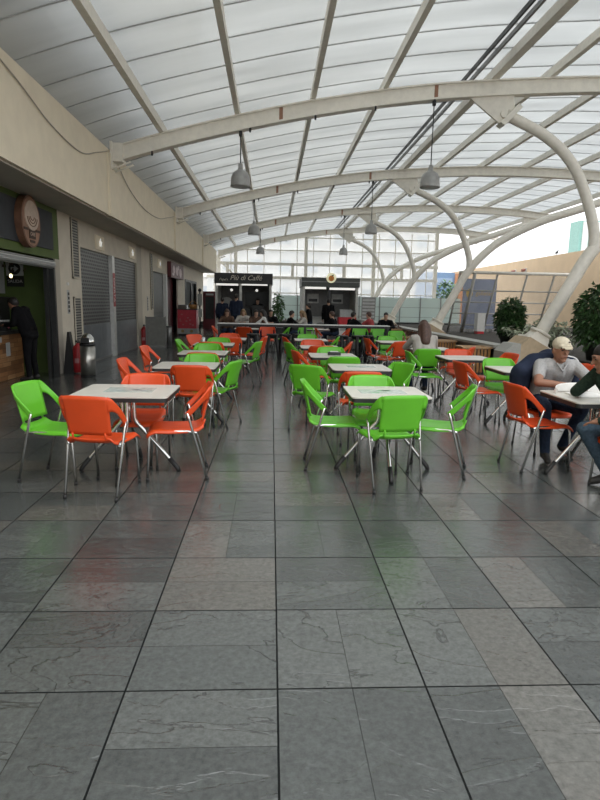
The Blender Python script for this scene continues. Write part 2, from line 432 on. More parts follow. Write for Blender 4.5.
PX = [(-2.4,.055),(-.78,.05),(.85,.05),(2.4,.05),(4.78,.085),(6.05,.055),(7.7,.055),(9.35,.055),(11.0,.055),(12.6,.055),(14.1,.055)]
for i, (x, w) in enumerate(PX):
    z = zt(x); struct(MB().box(x-w, x+w, RY0, 40.4, z+.0, z+.185).build('trim_%d' % (i+1), STEEL))
z = zt(4.3)
g = MB(); g.box(4.20,4.235,RY0,40.4,z+.10,z+.19,1); g.box(4.36,4.40,RY0,40.4,z+.10,z+.19)
struct(g.build('trim_12', [GREYM, DARKM]))

# left block: fascia, soffit, wall with openings
struct(MB().box(-4.34, FX, Y0, Y1, 3.33, 4.69).build('wall_left_upper', WALLC))
struct(MB().box(-4.9, -4.36, Y0, Y1, 3.32, 24).build('wall_left_block', WALLC))
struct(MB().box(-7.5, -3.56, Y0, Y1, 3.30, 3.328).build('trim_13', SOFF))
g = MB()
for yy in (4.85, 13.3, 21.75, 30.2): g.box(FX, FX+.05, yy-.32, yy+.12, 3.31, 4.6)
struct(g.build('trim_14', WALLC))
def wl(name, y0, y1, z0, z1, m=WALLD, x0=-4.42, x1=WX): return struct(MB().box(x0,x1,y0,y1,z0,z1).build(name, m))
n = 1
for (a, b, c, d, m) in [
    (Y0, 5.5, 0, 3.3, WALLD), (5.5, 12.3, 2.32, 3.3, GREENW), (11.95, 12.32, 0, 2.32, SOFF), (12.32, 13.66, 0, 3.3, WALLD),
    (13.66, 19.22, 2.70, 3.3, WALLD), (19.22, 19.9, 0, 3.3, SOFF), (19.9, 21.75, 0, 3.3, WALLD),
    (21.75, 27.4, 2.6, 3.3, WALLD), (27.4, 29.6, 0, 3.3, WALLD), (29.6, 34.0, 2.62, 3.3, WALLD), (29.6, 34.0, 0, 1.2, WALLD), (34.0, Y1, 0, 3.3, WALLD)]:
    wl('wall_left' if n == 1 else 'wall_left_%d' % n, a, b, c, d, m); n += 1
struct(MB().box(-4.36, -4.335, 12.34, 13.0, 0, .12).box(-4.36, -4.335, 20.0, 21.2, 0, .12).build('baseboard_left', DARKM))
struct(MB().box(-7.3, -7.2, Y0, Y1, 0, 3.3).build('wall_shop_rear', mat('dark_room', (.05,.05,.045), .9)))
struct(MB().box(-7.2, -4.65, 12.25, 12.4, 0, 3.3).build('wall_cafe_side', GREENW))
struct(MB().box(-7.2, -7.1, 5.5, 12.25, 0, 3.3).build('wall_cafe_rear', GREENW))
struct(MB().box(-7.2, -4.65, 5.4, 5.5, 0, 3.3).build('wall_cafe_near', GREENW))
struct(MB().box(-4.36,-2.75,Y0,Y1,6.3,6.5).build('trim_19', WALLC))  # slab added above the roof to shade its left edge into a dark band
# right garden wall and beds
struct(MB().box(17.5, 17.8, Y0, 62, 0, 4.78).build('wall_right', TAN))
struct(MB().box(6.7, 17.5, 9.0, 36, 0, .42).box(5.5, 6.7, 13.8, 36, 0, .42).build('trim_15', SOIL))

# ------------------------------------------------------------------ arches and columns
RUST = mat('primer_patch', (.32,.17,.11), .7)
ARY = [13.3, 21.75, 30.2, 38.6]
ordw = ['nearest', 'second nearest', 'third nearest', 'farthest']
for i, Y in enumerate(ARY):
    t = thing('roof_arch', 'cream steel roof arch spanning the hall, %s of the four arches' % ordw[i], 'beam', (0,Y,0), 0, 'curved steel arches under the roof')
    g = MB(); xr = [14.4, 14.4, 14.4, 14.9][i]
    ribbon(-3.25, xr, -.30, 0, -.05, .05, g); ribbon(-3.25, xr, -.33, -.29, -.11, .11, g); ribbon(-3.25, xr, -.03, .0, -.11, .11, g)
    g.build('beam', STEEL, t)
    e = MB(); z = zt(-3.3)
    e.box(-3.42,-3.22,-.16,.16,z-.36,z+.02); e.box(-3.47,-3.42,-.2,.2,z-.5,z+.04)
    e.tube([(-3.45,-.14,z-.52),(-3.05,-.14,z-.36)], .02, 6); e.tube([(-3.45,.14,z-.52),(-3.05,.14,z-.36)], .02, 6)
    e.build('end_bracket', STEEL, t)
    for x in (-2.6, -.5, .9, 2.2, 3.48): MB().tube([(x,-.09,zt(x)-.42),(x,-.09,zt(x)-.32)], .022, 6).build('bolt', DARKM, t)
    for x in (.16, 3.52): MB().box(x-.04,x+.04,-.056,-.05,zt(x)-.29,zt(x)-.03).build('rust_patch', RUST, t)
for i, Y in enumerate(ARY):
    t = thing('steel_column', 'white branching tubular steel column, %s of the four along the planting bed' % ordw[i], 'column', (0,Y,0), 0, 'branching columns')
    g = MB(); g.prism([(5.45,0),(6.85,0),(6.75,.35),(6.50,.55),(5.90,.88),(5.55,.55)], -.42, .42, 0, 'y')
    g.build('pedestal', CONC, t)
    g = MB(); g.prism([(5.95,.85),(6.43,.59),(6.46,.85),(6.16,1.01)], -.18, .18, 0, 'y')
    g.prism([(5.90,.88),(6.48,.56),(6.50,.60),(5.92,.92)], -.27, .27, 0, 'y'); g.build('base_shoe', STEEL, t)
    d = Vector((1.15,0,2.1)).normalized()
    g = MB(); c = Vector((6.32,0,.955)); g.tube([c-d*.03, c+d*.03], .25, 20); g.build('flange', STEEL, t)
    g = MB(); g.tube(smooth_path([(6.31,0,.94),(6.9,0,2.03),(7.3,0,2.76),(7.85,0,3.42),(8.6,0,4.02),(9.97,0,4.70),(11.4,0,5.18),(13.1,0,5.78)], 6), .145, 16)
    g.build('trunk', STEEL, t)
    g = MB(); g.tube(smooth_path([(7.38,0,2.85),(7.36,0,3.3),(7.14,0,3.95),(6.72,0,4.72),(6.08,0,5.28),(5.12,0,5.72)], 6), .115, 14)
    g.build('branch', STEEL, t)
    zz = zt(4.7)-.33
    g = MB(); g.prism([(4.2,zz+.02),(5.25,zz+.06),(5.32,5.62),(5.02,5.50),(4.9,5.58)], -.03, .03, 0, 'y')
    g.tube([(5.05,-.09,5.72),(5.05,.09,5.72)], .085, 14); g.prism([(4.95,5.52),(5.05,5.46),(5.42,5.84),(5.34,5.92)], -.15, .15, 0, 'y')
    g.build('bracket', STEEL, t)
    zz = zt(13.3)-.33
    g = MB(); g.box(12.95,13.55,-.03,.03,5.62,zz+.03); g.box(12.9,13.0,-.13,.13,5.62,5.98); g.build('bracket', STEEL, t)

# hanging lamps
LAMPM = mat('lamp_grey', (.34,.34,.33), .4, .4)
def make_lamp():
    t = thing('pendant_lamp', '', 'lamp', (0,0,0), 0, 'grey bell lamps under the roof')
    MB().lathe([(.215,0),(.225,.02),(.215,.06),(.205,.2),(.17,.29),(.09,.35),(.055,.37),(.05,.47),(.02,.5)], n=24).build('lamp_shade', LAMPM, t)
    MB().lathe([(.19,-.005),(.19,.01)], n=24).build('lens', mat('lamp_lens', (.5,.5,.48), .2), t)
    MB().tube([(0,0,.5),(0,0,1.0)], .012, 6).box(-.035,.035,-.035,.035,.96,1.06).build('cord', DARKM, t)
    register(t); return t
lamp = make_lamp(); first = True
LL = [(-.71,13.3,4.03,'grey bell pendant lamp nearest the camera, hanging above the left tables'),
      (3.5,13.3,4.13,'grey bell pendant lamp hanging beside the nearest curved column branch'),
      (-.67,21.75,3.96,'grey bell pendant lamp middle of the three hanging on the left side'),
      (3.63,21.75,4.1,'grey bell pendant lamp second from the front on the column side'),
      (-.6,30.2,3.97,'grey bell pendant lamp farthest of the three, above the dark coffee kiosk'),
      (3.65,30.2,4.03,'grey bell pendant lamp farthest on the column side, above the round orange kiosk sign')]
for x, y, z, lb in LL:
    L = zt(x)-.33-z
    if first: o = lamp; o.location = (x,y,z); o['label'] = lb; first = False
    else: o = dup(lamp, (x,y,z), 0, lb)
    k = [c for c in COL.objects if c.parent is o and c.name.startswith('cord')][0]
    k.data = MB().tube([(0,0,.5),(0,0,L-.02)], .012, 6).box(-.035,.035,-.035,.035,L-.1,L).mesh('cord', DARKM)

# cables on the fascia
for nm, pts, lb in [('cable', [(FX+.02,7.4,4.62),(FX+.02,8.6,4.45),(FX+.02,9.8,4.22),(FX+.02,11.2,4.16),(FX+.02,12.2,4.4),(FX+.02,13.0,4.62)], 'thin beige cable sagging along the upper wall in front of the first arch'),
                    ('cable', [(FX+.02,13.6,4.6),(FX+.02,14.8,4.2),(FX+.02,16.5,3.98),(FX+.02,18.5,4.02),(FX+.02,20.2,4.28),(FX+.02,21.5,4.5)], 'thin beige cable sagging along the upper wall between first and second arch')]:
    tag(MB().tube(smooth_path(pts, 8), .010, 6).build(nm, mat('cable_grey', (.40,.36,.30), .6)), lb, 'cable')

# ------------------------------------------------------------------ cafe chairs
def grid_mesh(mb, fn, nu, nv, th, mi=0):
    """sheet fn(u,v)->Vector thickened by th along its normal"""
    P = [[fn(i/nu, j/nv) for j in range(nv+1)] for i in range(nu+1)]
    def nrm(i, j):
        a = P[min(i+1,nu)][j]-P[max(i-1,0)][j]; b = P[i][min(j+1,nv)]-P[i][max(j-1,0)]
        return a.cross(b).normalized()
    A = []; B = []
    for i in range(nu+1):
        for j in range(nv+1):
            k = nrm(i,j)*th*.5; A.append(P[i][j]+k); B.append(P[i][j]-k)
    N = len(A); id_ = lambda i,j: i*(nv+1)+j
    fs = []
    for i in range(nu):
        for j in range(nv):
            q = (id_(i,j), id_(i+1,j), id_(i+1,j+1), id_(i,j+1)); fs.append(q); fs.append(tuple(N+x for x in q[::-1]))
    edge = [(id_(i,0),id_(i+1,0)) for i in range(nu)]+[(id_(nu,j),id_(nu,j+1)) for j in range(nv)]+[(id_(i+1,nv),id_(i,nv)) for i in range(nu)[::-1]]+[(id_(0,j+1),id_(0,j)) for j in range(nv)[::-1]]
    for a, b in edge: fs.append((b, a, N+a, N+b))
    mb.add(A+B, fs, mi, True)

def make_chair(kind):
    pm = ORANGE if kind == 'orange' else GREEN
    t = thing('cafe_chair', '', 'chair', (0,0,0), 0)
    # seat: flat pan, rolled front edge, lifted rear lip
    g = MB()
    def seat(u, v):
        y = -.235+.475*v; w = .212+.026*min(1, v*1.6)
        x = (u*2-1)*w
        z = .445+.018*(abs(u*2-1)**3)-.012*sin(PI*v)
        if v > .82: z -= .045*((v-.82)/.18)**2
        if v < .14: z += .035*((.14-v)/.14)**1.5
        z -= .030*max(0, (abs(u*2-1)-.86)/.14)**1.5
        return Vector((x, y, z))
    grid_mesh(g, seat, 14, 14, .012); g.build('seat', pm, t)
    # backrest: curved panel, two side straps sweeping forward, lower tabs
    g = MB()
    def panel(u, v):
        q = u*2-1; z = .515+.312*v
        w = .196+.018*(v**1.6)
        z += -.012*(abs(q)**4)*(v > .5)*((v-.5)*2)
        y = -.238-.075*v-.028*(1-q*q)*(.6+.4*v)+.02
        return Vector((q*w, y, z))
    grid_mesh(g, panel, 14, 10, .012)
    for s in (-1, 1):
        top = smooth_path([(s*.206,-.290,.822),(s*.238,-.272,.800),(s*.266,-.225,.745),(s*.274,-.155,.675),(s*.266,-.080,.600)], 5)
        bot = smooth_path([(s*.200,-.272,.700),(s*.226,-.258,.708),(s*.250,-.222,.685),(s*.262,-.172,.630),(s*.262,-.120,.575)], 5)
        K = len(top)-1
        def strap(u, v, s=s, top=top, bot=bot, K=K):
            i = min(int(round(v*K)), K); a, b = top[i], bot[i]
            return a.lerp(b, u if s > 0 else 1-u)
        grid_mesh(g, strap, 4, K, .013)
    for q in (-.15, .15):
        g.tube([(q,-.248,.53),(q,-.238,.50),(q*1.02,-.224,.465)], .010, 6)
    g.build('backrest', pm, t)
    for s in (-1, 1):
        g = MB(); g.tube([(s*.266,-.098,.602),(s*.262,-.115,.55),(s*.238,-.262,.012)], .0115, 8)
        o = g.build('leg', CHROME, t)
        MB().tube([(s*.2385,-.258,.03),(s*.238,-.264,0)], .0155, 8).build('foot_cap', BLACK, o)
        g = MB(); g.tube([(s*.243,-.18,.425)]+smooth_path([(s*.214,-.10,.434),(s*.200,.16,.430),(s*.200,.205,.416),(s*.204,.222,.38)], 4)+[(s*.212,.245,.012)], .0115, 8)
        o = g.build('leg', CHROME, t)
        MB().tube([(s*.212,.244,.03),(s*.212,.245,0)], .0155, 8).build('foot_cap', BLACK, o)
    g = MB(); g.tube([(-.222,-.05,.425),(.222,-.05,.425)], .009, 6).tube([(-.214,.13,.425),(.214,.13,.425)], .009, 6)
    g.build('seat_rail', CHROME, t)
    for ch in sub_objects(t):
        for q in [ch]+sub_objects(ch):
            for v in q.data.vertices: v.co.x *= .88
    register(t); return t
CH = [
 # colour, x, y, facing (deg, 0 = away from the camera, 90 = to the right), label, group
 ('G',-1.82,4.95,102,'green chair at the left end of the nearest left table, facing right','a'),
 ('O',-1.34,4.60,10,'orange chair with its back to the camera at the nearest left table','a'),
 ('O',-.83,5.04,-97,'orange chair seen side on at the right end of the nearest left table','a'),
 ('O',-1.22,5.42,180,'orange chair facing the camera behind the nearest left table','a'),
 ('O',-1.56,7.2,92,'orange chair at the left end of the second left table','a'),
 ('O',-.90,6.82,3,'orange chair with its back to the camera in front of the second left table','a'),
 ('G',-.95,7.70,180,'green chair facing the camera behind the second left table','a'),
 ('G',-.70,7.22,-70,'green chair turned side on at the right end of the second left table','a'),
 ('O',-1.74,9.25,95,'orange chair seen side on at the left end of the third left table','a'),
 ('O',-.98,8.50,0,'orange chair seen from behind at the third left table, just behind a green backrest','a'),
 ('G',-1.09,9.74,180,'green chair facing the camera behind the third left table','a'),
 ('O',-1.09,10.69,0,'orange chair seen from behind at the fourth left table, mostly hidden by a green backrest','a'),
 ('G',-1.47,10.95,92,'green chair at the left end of the fourth left table, seen side on','a'),
 ('O',-.87,12.18,-8,'orange chair with dark back beside the green chair behind the fourth left table','a'),
 ('G',-.50,10.85,-72,'green chair standing in the middle aisle right of the fourth left table','a'),
 ('G',-1.05,11.38,180,'green chair facing the camera behind the fourth left table','a'),
 ('O',-1.48,12.52,130,'orange chair at the left end of the fifth left table, near the red display counter','a'),
 ('O',-.96,13.1,180,'orange chair facing the camera behind the fifth left table','a'),
 ('O',-.40,12.42,-78,'orange chair in the aisle at the right end of the fifth left table','a'),
 ('O',-.80,17.2,0,'orange chair under the long counter in front of the dark coffee kiosk','b'),
 ('O',-.12,17.5,180,'orange chair seen under the long counter right of the white pillar of the coffee kiosk','b'),
 ('G',.27,17.9,-90,'green chair seen under the counter, beside the potted tree','b'),
 ('O',-1.45,17.3,90,'orange chair at the left tip of the long counter','b'),
 ('G',.60,5.36,92,'green chair seen side on at the left end of the nearest right table','c'),
 ('G',1.02,4.80,-10,'green chair with its back to the camera at the nearest right table','c'),
 ('G',1.57,5.20,-71,'green chair seen side on at the right end of the nearest right table','c'),
 ('G',1.02,5.52,180,'green chair facing the camera behind the nearest right table','c'),
 ('O',.99,6.42,0,'orange chair seen from behind at the second right table','c'),
 ('G',.53,7.0,26,'dark green backed chair turned away at the left corner of the second right table','c'),
 ('G',1.42,7.02,-118,'green chair facing left at the right end of the second right table','c'),
 ('G',1.01,8.18,0,'green chair seen from behind in front of the third right table','c'),
 ('G',1.0,9.34,180,'green chair facing the camera behind the third right table','c'),
 ('O',.64,8.88,76,'orange chair at the left end of the third right table beside the aisle','c'),
 ('O',.88,10.2,0,'orange chair with its back to the camera in front of the fourth right table','c'),
 ('O',.82,11.18,180,'orange chair facing the camera behind the fourth right table','c'),
 ('G',.57,10.75,72,'green chair at the left end of the fourth right table beside the aisle','c'),
 ('O',1.25,11.1,-82,'orange chair at the right end of the fourth right table','c'),
 ('O',.56,12.4,80,'orange chair at the left end of the fifth right table','c'),
 ('G',1.2,12.8,-80,'green chair at the right end of the fifth right table','c'),
 ('G',.84,13.2,180,'green chair facing the camera behind the fifth right table','c'),
 ('G',1.06,17.5,180,'green chair under the long counter, just right of its middle post','b'),
 ('O',1.62,17.4,90,'orange chair under the counter, facing right, before the juice kiosk','b'),
 ('O',2.1,17.6,-90,'orange chair under the counter, facing left, before the juice kiosk','b'),
 ('G',2.75,17.6,180,'green chair under the counter, beside the person in the pale red cap','b'),
 ('G',3.3,17.5,180,'green chair under the right tip of the long counter','b'),
 ('O',2.34,12.42,82,'orange chair facing right at the farthest planter side table','d'),
 ('O',2.46,11.68,-32,'orange chair with its back to the camera, beside the farthest planter side table','d'),
 ('G',2.70,13.02,180,'green chair facing the camera behind the farthest table of the planter side row','d'),
 ('G',3.5,15.8,180,'green chair standing alone by the wooden planters at the right end of the counter','d'),
 ('G',2.65,9.86,0,'green chair on which the woman with long brown hair sits','d'),
 ('G',2.46,9.06,92,'green chair facing right directly in front of the seated brown haired woman','d'),
 ('O',3.15,9.32,180,'orange chair facing the camera behind the third table of the planter side row','d'),
 ('O',2.76,7.47,82,'orange chair facing right, left of the table behind the man in the cap','d'),
 ('G',3.21,7.70,180,'green chair facing the camera behind the table left of the man in the cap','d'),
 ('O',3.52,8.86,-100,'orange chair facing left behind the green one near the concrete pedestal','d'),
 ('O',3.86,7.27,-92,'orange chair just visible over the shoulder of the man in the cap','d'),
 ('O',2.60,5.36,83,'empty orange chair facing right beside the table of the man in the cap','d'),
 ('O',3.07,4.58,-90,'orange chair under the person in the dark green sweater','d'),
 ('O',2.98,6.02,180,'orange chair under the man in the cap, covered by his jacket','d'),
 ('O',3.4,10.4,-60,'orange chair at the right end of the table of the brown haired woman','d'),
]
GRP = {'a':'chairs of the left table row','b':'chairs behind the long counter','c':'chairs of the right table row','d':'chairs of the planter side row'}
proto = {}
for c, x, y, az, lb, gr in CH:
    kind = 'orange' if c == 'O' else 'green'
    if kind not in proto:
        o = make_chair(kind); proto[kind] = o; o.location = (x,y,0); o.rotation_euler = (0,0,-math.radians(az)); o['label'] = lb; o['group'] = GRP[gr]
    else:
        dup(proto[kind], (x,y,0), -math.radians(az), lb, GRP[gr])

# ------------------------------------------------------------------ tables
def make_table(w, d):
    t = thing('cafe_table', '', 'table', (0,0,0), 0, 'square cafe tables')
    MB().rbox(-w/2, w/2, -d/2, d/2, .734, .745, .045, 0).build('tabletop', LAMINATE, t)
    MB().rbox(-w/2+.001, w/2-.001, -d/2+.001, d/2-.001, .698, .7342, .045, 0).build('edge_band', EDGE, t)
    for k in range(4):
        a = PI/2*k; c, s = cos(a), sin(a)
        g = MB(); g.tube(smooth_path([(c*.052,s*.052,.70),(c*.052,s*.052,.56),(c*.062,s*.062,.47),(c*.115,s*.115,.405),(c*.27,s*.27,.225),(c*.415,s*.415,.05)], 4), .0165, 10)
        o = g.build('leg', CHROME, t)
        MB().tube([(c*.355,s*.355,.125),(c*.43,s*.43,.03),(c*.438,s*.438,.002)], .021, 10).build('foot_sleeve', BLACK, o)
    MB().tube([(0,0,.69),(0,0,.46)], .026, 12).box(-.17,.17,-.17,.17,.685,.70).build('hub', CHROME, t)
    register(t); return t
TB = [
 (-1.27,5.13,.82,.74,'white square table nearest the camera on the left, among orange chairs'),
 (-1.05,7.28,.76,.72,'second white table of the left row, between orange and green chairs'),
 (-1.06,9.15,.74,.72,'third white table of the left row'),
 (-1.08,11.05,.74,.72,'fourth white table of the left row, with a drinking glass on it'),
 (-.92,12.72,.74,.72,'fifth white table of the left row, nearest to the bar stools'),
 (-.75,17.75,.74,.72,'white table seen under the long counter before the coffee kiosk'),
 (1.06,5.22,.71,.70,'white square table nearest the camera on the right, ringed by green chairs'),
 (1.13,7.33,.74,.72,'second white table of the right row'),
 (.96,8.98,.72,.72,'third white table of the right row, with a dark napkin box on it'),
 (.9,10.70,.72,.72,'fourth white table of the right row'),
 (.88,12.82,.72,.72,'fifth white table of the right row, nearest to the bar stools'),
 (1.45,18.1,.72,.72,'white table seen under the long counter before the juice kiosk'),
 (2.70,12.55,.72,.72,'farthest white table of the planter side row'),
 (2.97,10.72,.78,.72,'white table at which the brown haired woman sits'),
 (3.05,8.92,.76,.72,'third white table of the planter side row, beside the wooden planter boxes'),
 (3.28,7.33,.76,.72,'white table directly behind and left of the man in the cap'),
 (3.02,5.08,.80,.74,'white table at which the man in the cap and the person in green sit'),
]
tp = {}
for x, y, w, d, lb in TB:
    k = (w, d)
    if k not in tp:
        o = make_table(w, d); o.location = (x,y,0); o['label'] = lb; tp[k] = o
    else: dup(tp[k], (x,y,0), 0, lb)

STK = mat('printed_film', (.48,.54,.50), .25, var=.25, scale=26)
STKG = mat('printed_green', (.12,.34,.16), .3, var=.3, scale=40)
for x, y, w, d, lb in [(-1.25,5.15,.42,.27,'rectangular printed poster film lying on the nearest left table'), (1.03,5.22,.42,.24,'rectangular printed film with green picture on the nearest right table'), (1.16,7.35,.36,.2,'pale printed film on the second right table')]:
    t = thing('table_print', lb, 'poster', (x,y,.745), .02)
    MB().box(-w/2,w/2,-d/2,d/2,0,.0015).build('film', STK, t)
    g = MB(); random.seed(int(w*100+d*1000))
    for k in range(4):
        px, py = random.uniform(-w*.35,w*.2), random.uniform(-d*.35,d*.15); g.box(px,px+w*.18,py,py+d*.2,.0015,.002)
    g.build('picture', STKG if y < 6 and x > 0 else mat('printed_grey', (.3,.36,.36), .3), t)
t = thing('napkin_box', 'dark napkin box on the third right table', 'napkin holder', (.99,8.98,.745))
MB().rbox(-.10,.10,-.05,.05,0,.05,.012).build('case', DARKM, t); MB().box(-.06,.06,-.02,.02,.05,.062).build('napkin', WHITE, t)
tag(MB().lathe([(.026,0),(.033,.12),(.030,.12),(.024,.008)], (-1.28,11.0,.745)).build('drinking_glass', mat('glass_clear', (.6,.66,.68), .08, spec=.8)), 'clear drinking glass on the fourth left table', 'glass')

# ------------------------------------------------------------------ long counter with stools
t = thing('bar_counter', 'long narrow white topped high counter on thin black frame across the hall', 'counter', (0,16.3,0))
MB().box(-1.5,3.33,-.19,.19,.935,.955).build('countertop', WHITE, t)
MB().box(-1.49,3.32,-.18,.18,.87,.935).build('apron', BLACK, t)
for x in (-1.45,.95,3.28):
    g = MB()
    for yy in (-.16,.16): g.box(x-.025,x+.025,yy-.025,yy+.025,0,.9)
    g.box(x-.025,x+.025,-.16,.16,.1,.14); g.build('leg', DARKM, t)
def make_stool():
    t = thing('bar_stool', '', 'stool', (0,0,0), 0, 'black bar stools along the counter')
    MB().lathe([(.13,.60),(.15,.665),(.165,.675),(.165,.70),(.15,.712),(.05,.706)], n=18).build('seat', BLACK, t)
    for k in range(4):
        a = PI/4+PI/2*k; c, s = cos(a), sin(a)
        MB().tube([(c*.13,s*.13,.67),(c*.235,s*.235,0)], [.045,.030], 8).build('leg', BLACK, t)
    g = MB(); g.tube([(.20*cos(2*PI*k/20),.20*sin(2*PI*k/20),.22) for k in range(20)], .009, 6, closed=True); g.build('foot_ring', BLACK, t)
    register(t); return t
st = None
for x, y, lb in [(-.50,15.5,'black bar stool at the counter, first from its left end'), (.04,15.5,'black bar stool straight ahead in the aisle, left one of two'), (.38,15.6,'black bar stool straight ahead in the aisle, right one of two'),
              (.72,15.7,'black bar stool left of the middle post of the counter'), (1.9,15.4,'black bar stool right of the orange side chair, first right of the middle post'), (2.32,15.5,'black bar stool below the red cooler box'), (2.62,15.6,'black bar stool below the two people leaning together'), (3.02,15.5,'black bar stool nearest the right end of the counter')]:
    if st is None: st = make_stool(); st.location = (x,y,0); st['label'] = lb
    else: dup(st, (x,y,0), .3*x, lb)

# ------------------------------------------------------------------ cafe on the left
def on_wall(y0, y1, z0, z1, x=WX, d=.02): return MB().box(x, x+d, y0, y1, z0, z1)
t = thing('sign_board', 'dark grey sign panel above the green cafe opening', 'sign', (WX,9,2.83))
MB().box(0,.03,-3.4,2.95,-.35,.36).build('panel', SLATEB, t)
# oval wooden plaque with coffee emblem
t = thing('oval_sign', 'oval wooden plaque with pale cup emblem on the dark cafe sign panel', 'sign', (WX+.03,10.62,2.85))
SW = mat('sign_wood', (.14,.065,.035), .6, var=.3, scale=5); SP = mat('sign_pale', (.50,.39,.31), .6); SD = mat('sign_dark', (.05,.028,.018), .7)
def oval(mb, a, b, x0, x1, cy=0, cz=0, n=40):
    return mb.prism([(cy+a*cos(2*PI*k/n), cz+b*sin(2*PI*k/n)) for k in range(n)], x0, x1, 0, 'x')
oval(MB(), .40,.44,.0,.12).build('body', SW, t)
oval(MB(), .37,.41,.12,.125).build('face', mat('sign_wood_light', (.27,.145,.09), .6, var=.25, scale=5), t)
oval(MB(), .29,.25,.125,.14,0,.10).build('cup', SP, t)
g = MB()
for q in (.2,.14,.08): g.tube([(.142,q*cos(a)*1.05,.09+q*sin(a)*.85) for a in [PI*1.05+PI*.9*k/12 for k in range(13)]], .008, 5)
g.build('swirl', SW, t)
g = MB(); g.box(.125,.135,-.13,.13,-.29,-.14); g.build('plate', SD, t)
g = MB(); g.box(.125,.133,-.34,-.16,-.16,-.12); g.box(.125,.133,.16,.34,-.16,-.12); g.build('band', SD, t)
text('lettering', 'CAFE', .085, (.136,0,-.215), (PI/2,0,PI/2), SP, t, .002)
g = MB(); g.box(.125,.133,-.10,.10,-.36,-.315); g.build('caption', SD, t)
# roller shutter box of the cafe
t = thing('roller_shutter', 'white roller shutter coil half open above the cafe counter', 'shutter', (WX,8.8,0))
g = MB(); g.prism([(.05+.085*cos(2*PI*k/16),2.19+.085*sin(2*PI*k/16)) for k in range(16)], -3.2, 2.95, 0, 'y'); g.build('coil', stripes('shutter_coil', (.55,.56,.55), (.30,.31,.31), 26, 2, .4, .5), t)
MB().box(.0,.10,2.9,2.98,0,2.3).build('guide', DARKM, t)
struct(MB().box(-4.44,-4.37,11.66,11.95,0,2.3).build('trim_16', DARKM))
struct(MB().box(-7.5,-4.36,Y1-.1,Y1,0,3.4).build('wall_left_end', WALLD))
t = thing('service_counter', 'cafe counter clad in reclaimed brown wood with black top', 'counter', (-4.95,9,0))
MB().box(-.5,0,-3.3,2.75,0,.86).build('front', planks('wood_blocks', ((.16,.07,.025),(.34,.16,.06),(.48,.27,.12)), .34, .085), t)
MB().box(-.6,.06,-3.35,2.78,.86,.92).build('countertop', DARKM, t)
MB().box(.0,.006,2.02,2.18,.45,.70).build('notice', PALE, t); MB().box(.0,.006,1.72,1.86,.72,.82).build('notice', PALE, t)
t = thing('card_terminal', 'small black counter display with pink and white circle on cafe counter', 'display', (-5.05,11.2,.92))
MB().rbox(-.09,.09,-.12,.12,0,.17,.02).build('case', BLACK, t); g = MB(); g.prism([(.05*cos(2*PI*k/16)-.0,.09+.05*sin(2*PI*k/16)) for k in range(16)], .09,.094,0,'x'); g.build('disc', mat('pink', (.75,.22,.28), .5), t)
MB().box(-.07,.07,-.11,.10,.17,.20).build('paper', WHITE, t)
t = thing('menu_stand', 'white folded menu card on the cafe counter beside the woman in black', 'menu', (-5.0,10.55,.92)); MB().prism([(-.05,0),(.05,0),(0,.24)], -.12,.12,0,'y').build('card', WHITE, t)
tag(MB().rbox(-5.5,-5.15,11.3,11.75,.92,1.55,.03).box(-5.45,-5.2,11.28,11.31,1.0,1.48).build('coffee_machine', BLACK), 'black coffee machine on the cafe counter against the green wall', 'machine')
# far side wall signs (face the camera)
t = thing('exit_sign', 'black and white arrow exit sign on the green cafe wall', 'sign', (-5.22,12.24,2.0))
MB().box(-.17,.17,-.02,0,-.02,.26).build('upper_plate', PALE, t); MB().box(-.17,.17,-.02,0,-.24,-.03).build('lower_plate', BLACK, t)
g = MB(); g.prism([(.12*cos(2*PI*k/20), .12+.12*sin(2*PI*k/20)) for k in range(20)], -.026,-.02,0,'y'); g.build('disc', BLACK, t)
g = MB(); g.prism([(-.07,.095),(.0,.095),(0,.05),(.08,.12),(0,.19),(0,.145),(-.07,.145)], -.032,-.026,0,'y'); g.build('arrow', PALE, t)
text('lettering', 'SALIDA', .09, (0,-.022,-.135), (PI/2,0,0), PALE, t, .002)
t = thing('wall_picture', 'white framed picture with dark figure on the green cafe wall', 'picture', (-5.72,12.24,1.95))
MB().box(-.28,.28,-.03,0,-.33,.33).build('frame', PALE, t); g = MB(); oval(MB(), .1,.14,0,.01); g.ell((.0,-.03,-.05),(.11,.008,.16)); g.build('figure', DARKM, t)
t = thing('hanging_bulb', 'glowing bare bulb hanging in the green cafe', 'lamp', (-4.9,11.3,3.3))
MB().tube([(0,0,0),(0,0,-1.3)], .006, 5).build('cord', BLACK, t); MB().ell((0,0,-1.36),(.028,.028,.038)).build('bulb', mat('warm_bulb', (1,.85,.45), .4, emit=3), t)
MB().tube([(0,0,-1.28),(0,0,-1.32)], .02, 8).build('socket', BLACK, t)
t = thing('hanging_garland', 'dark garland of dried leaves along the top of the cafe opening', 'garland', (-4.72,8.9,2.22))
g = MB(); random.seed(3)
for k in range(130):
    p = Vector((random.uniform(-.05,.05), random.uniform(-2.9,2.85), random.uniform(-.17,.06))); a = random.uniform(0,6)
    d = Vector((cos(a)*.05, sin(a)*.06, -.05)); e = Vector((-.02,.02,.02)); g.add([p, p+d*.5+e, p+d, p+d*.5-e], [(0,1,2,3)])
g.tube([(0,-2.9,.05),(0,2.85,.05)], .012, 6)
g.build('foliage', mat('dry_leaf', (.06,.035,.02), .8, var=.5), t)

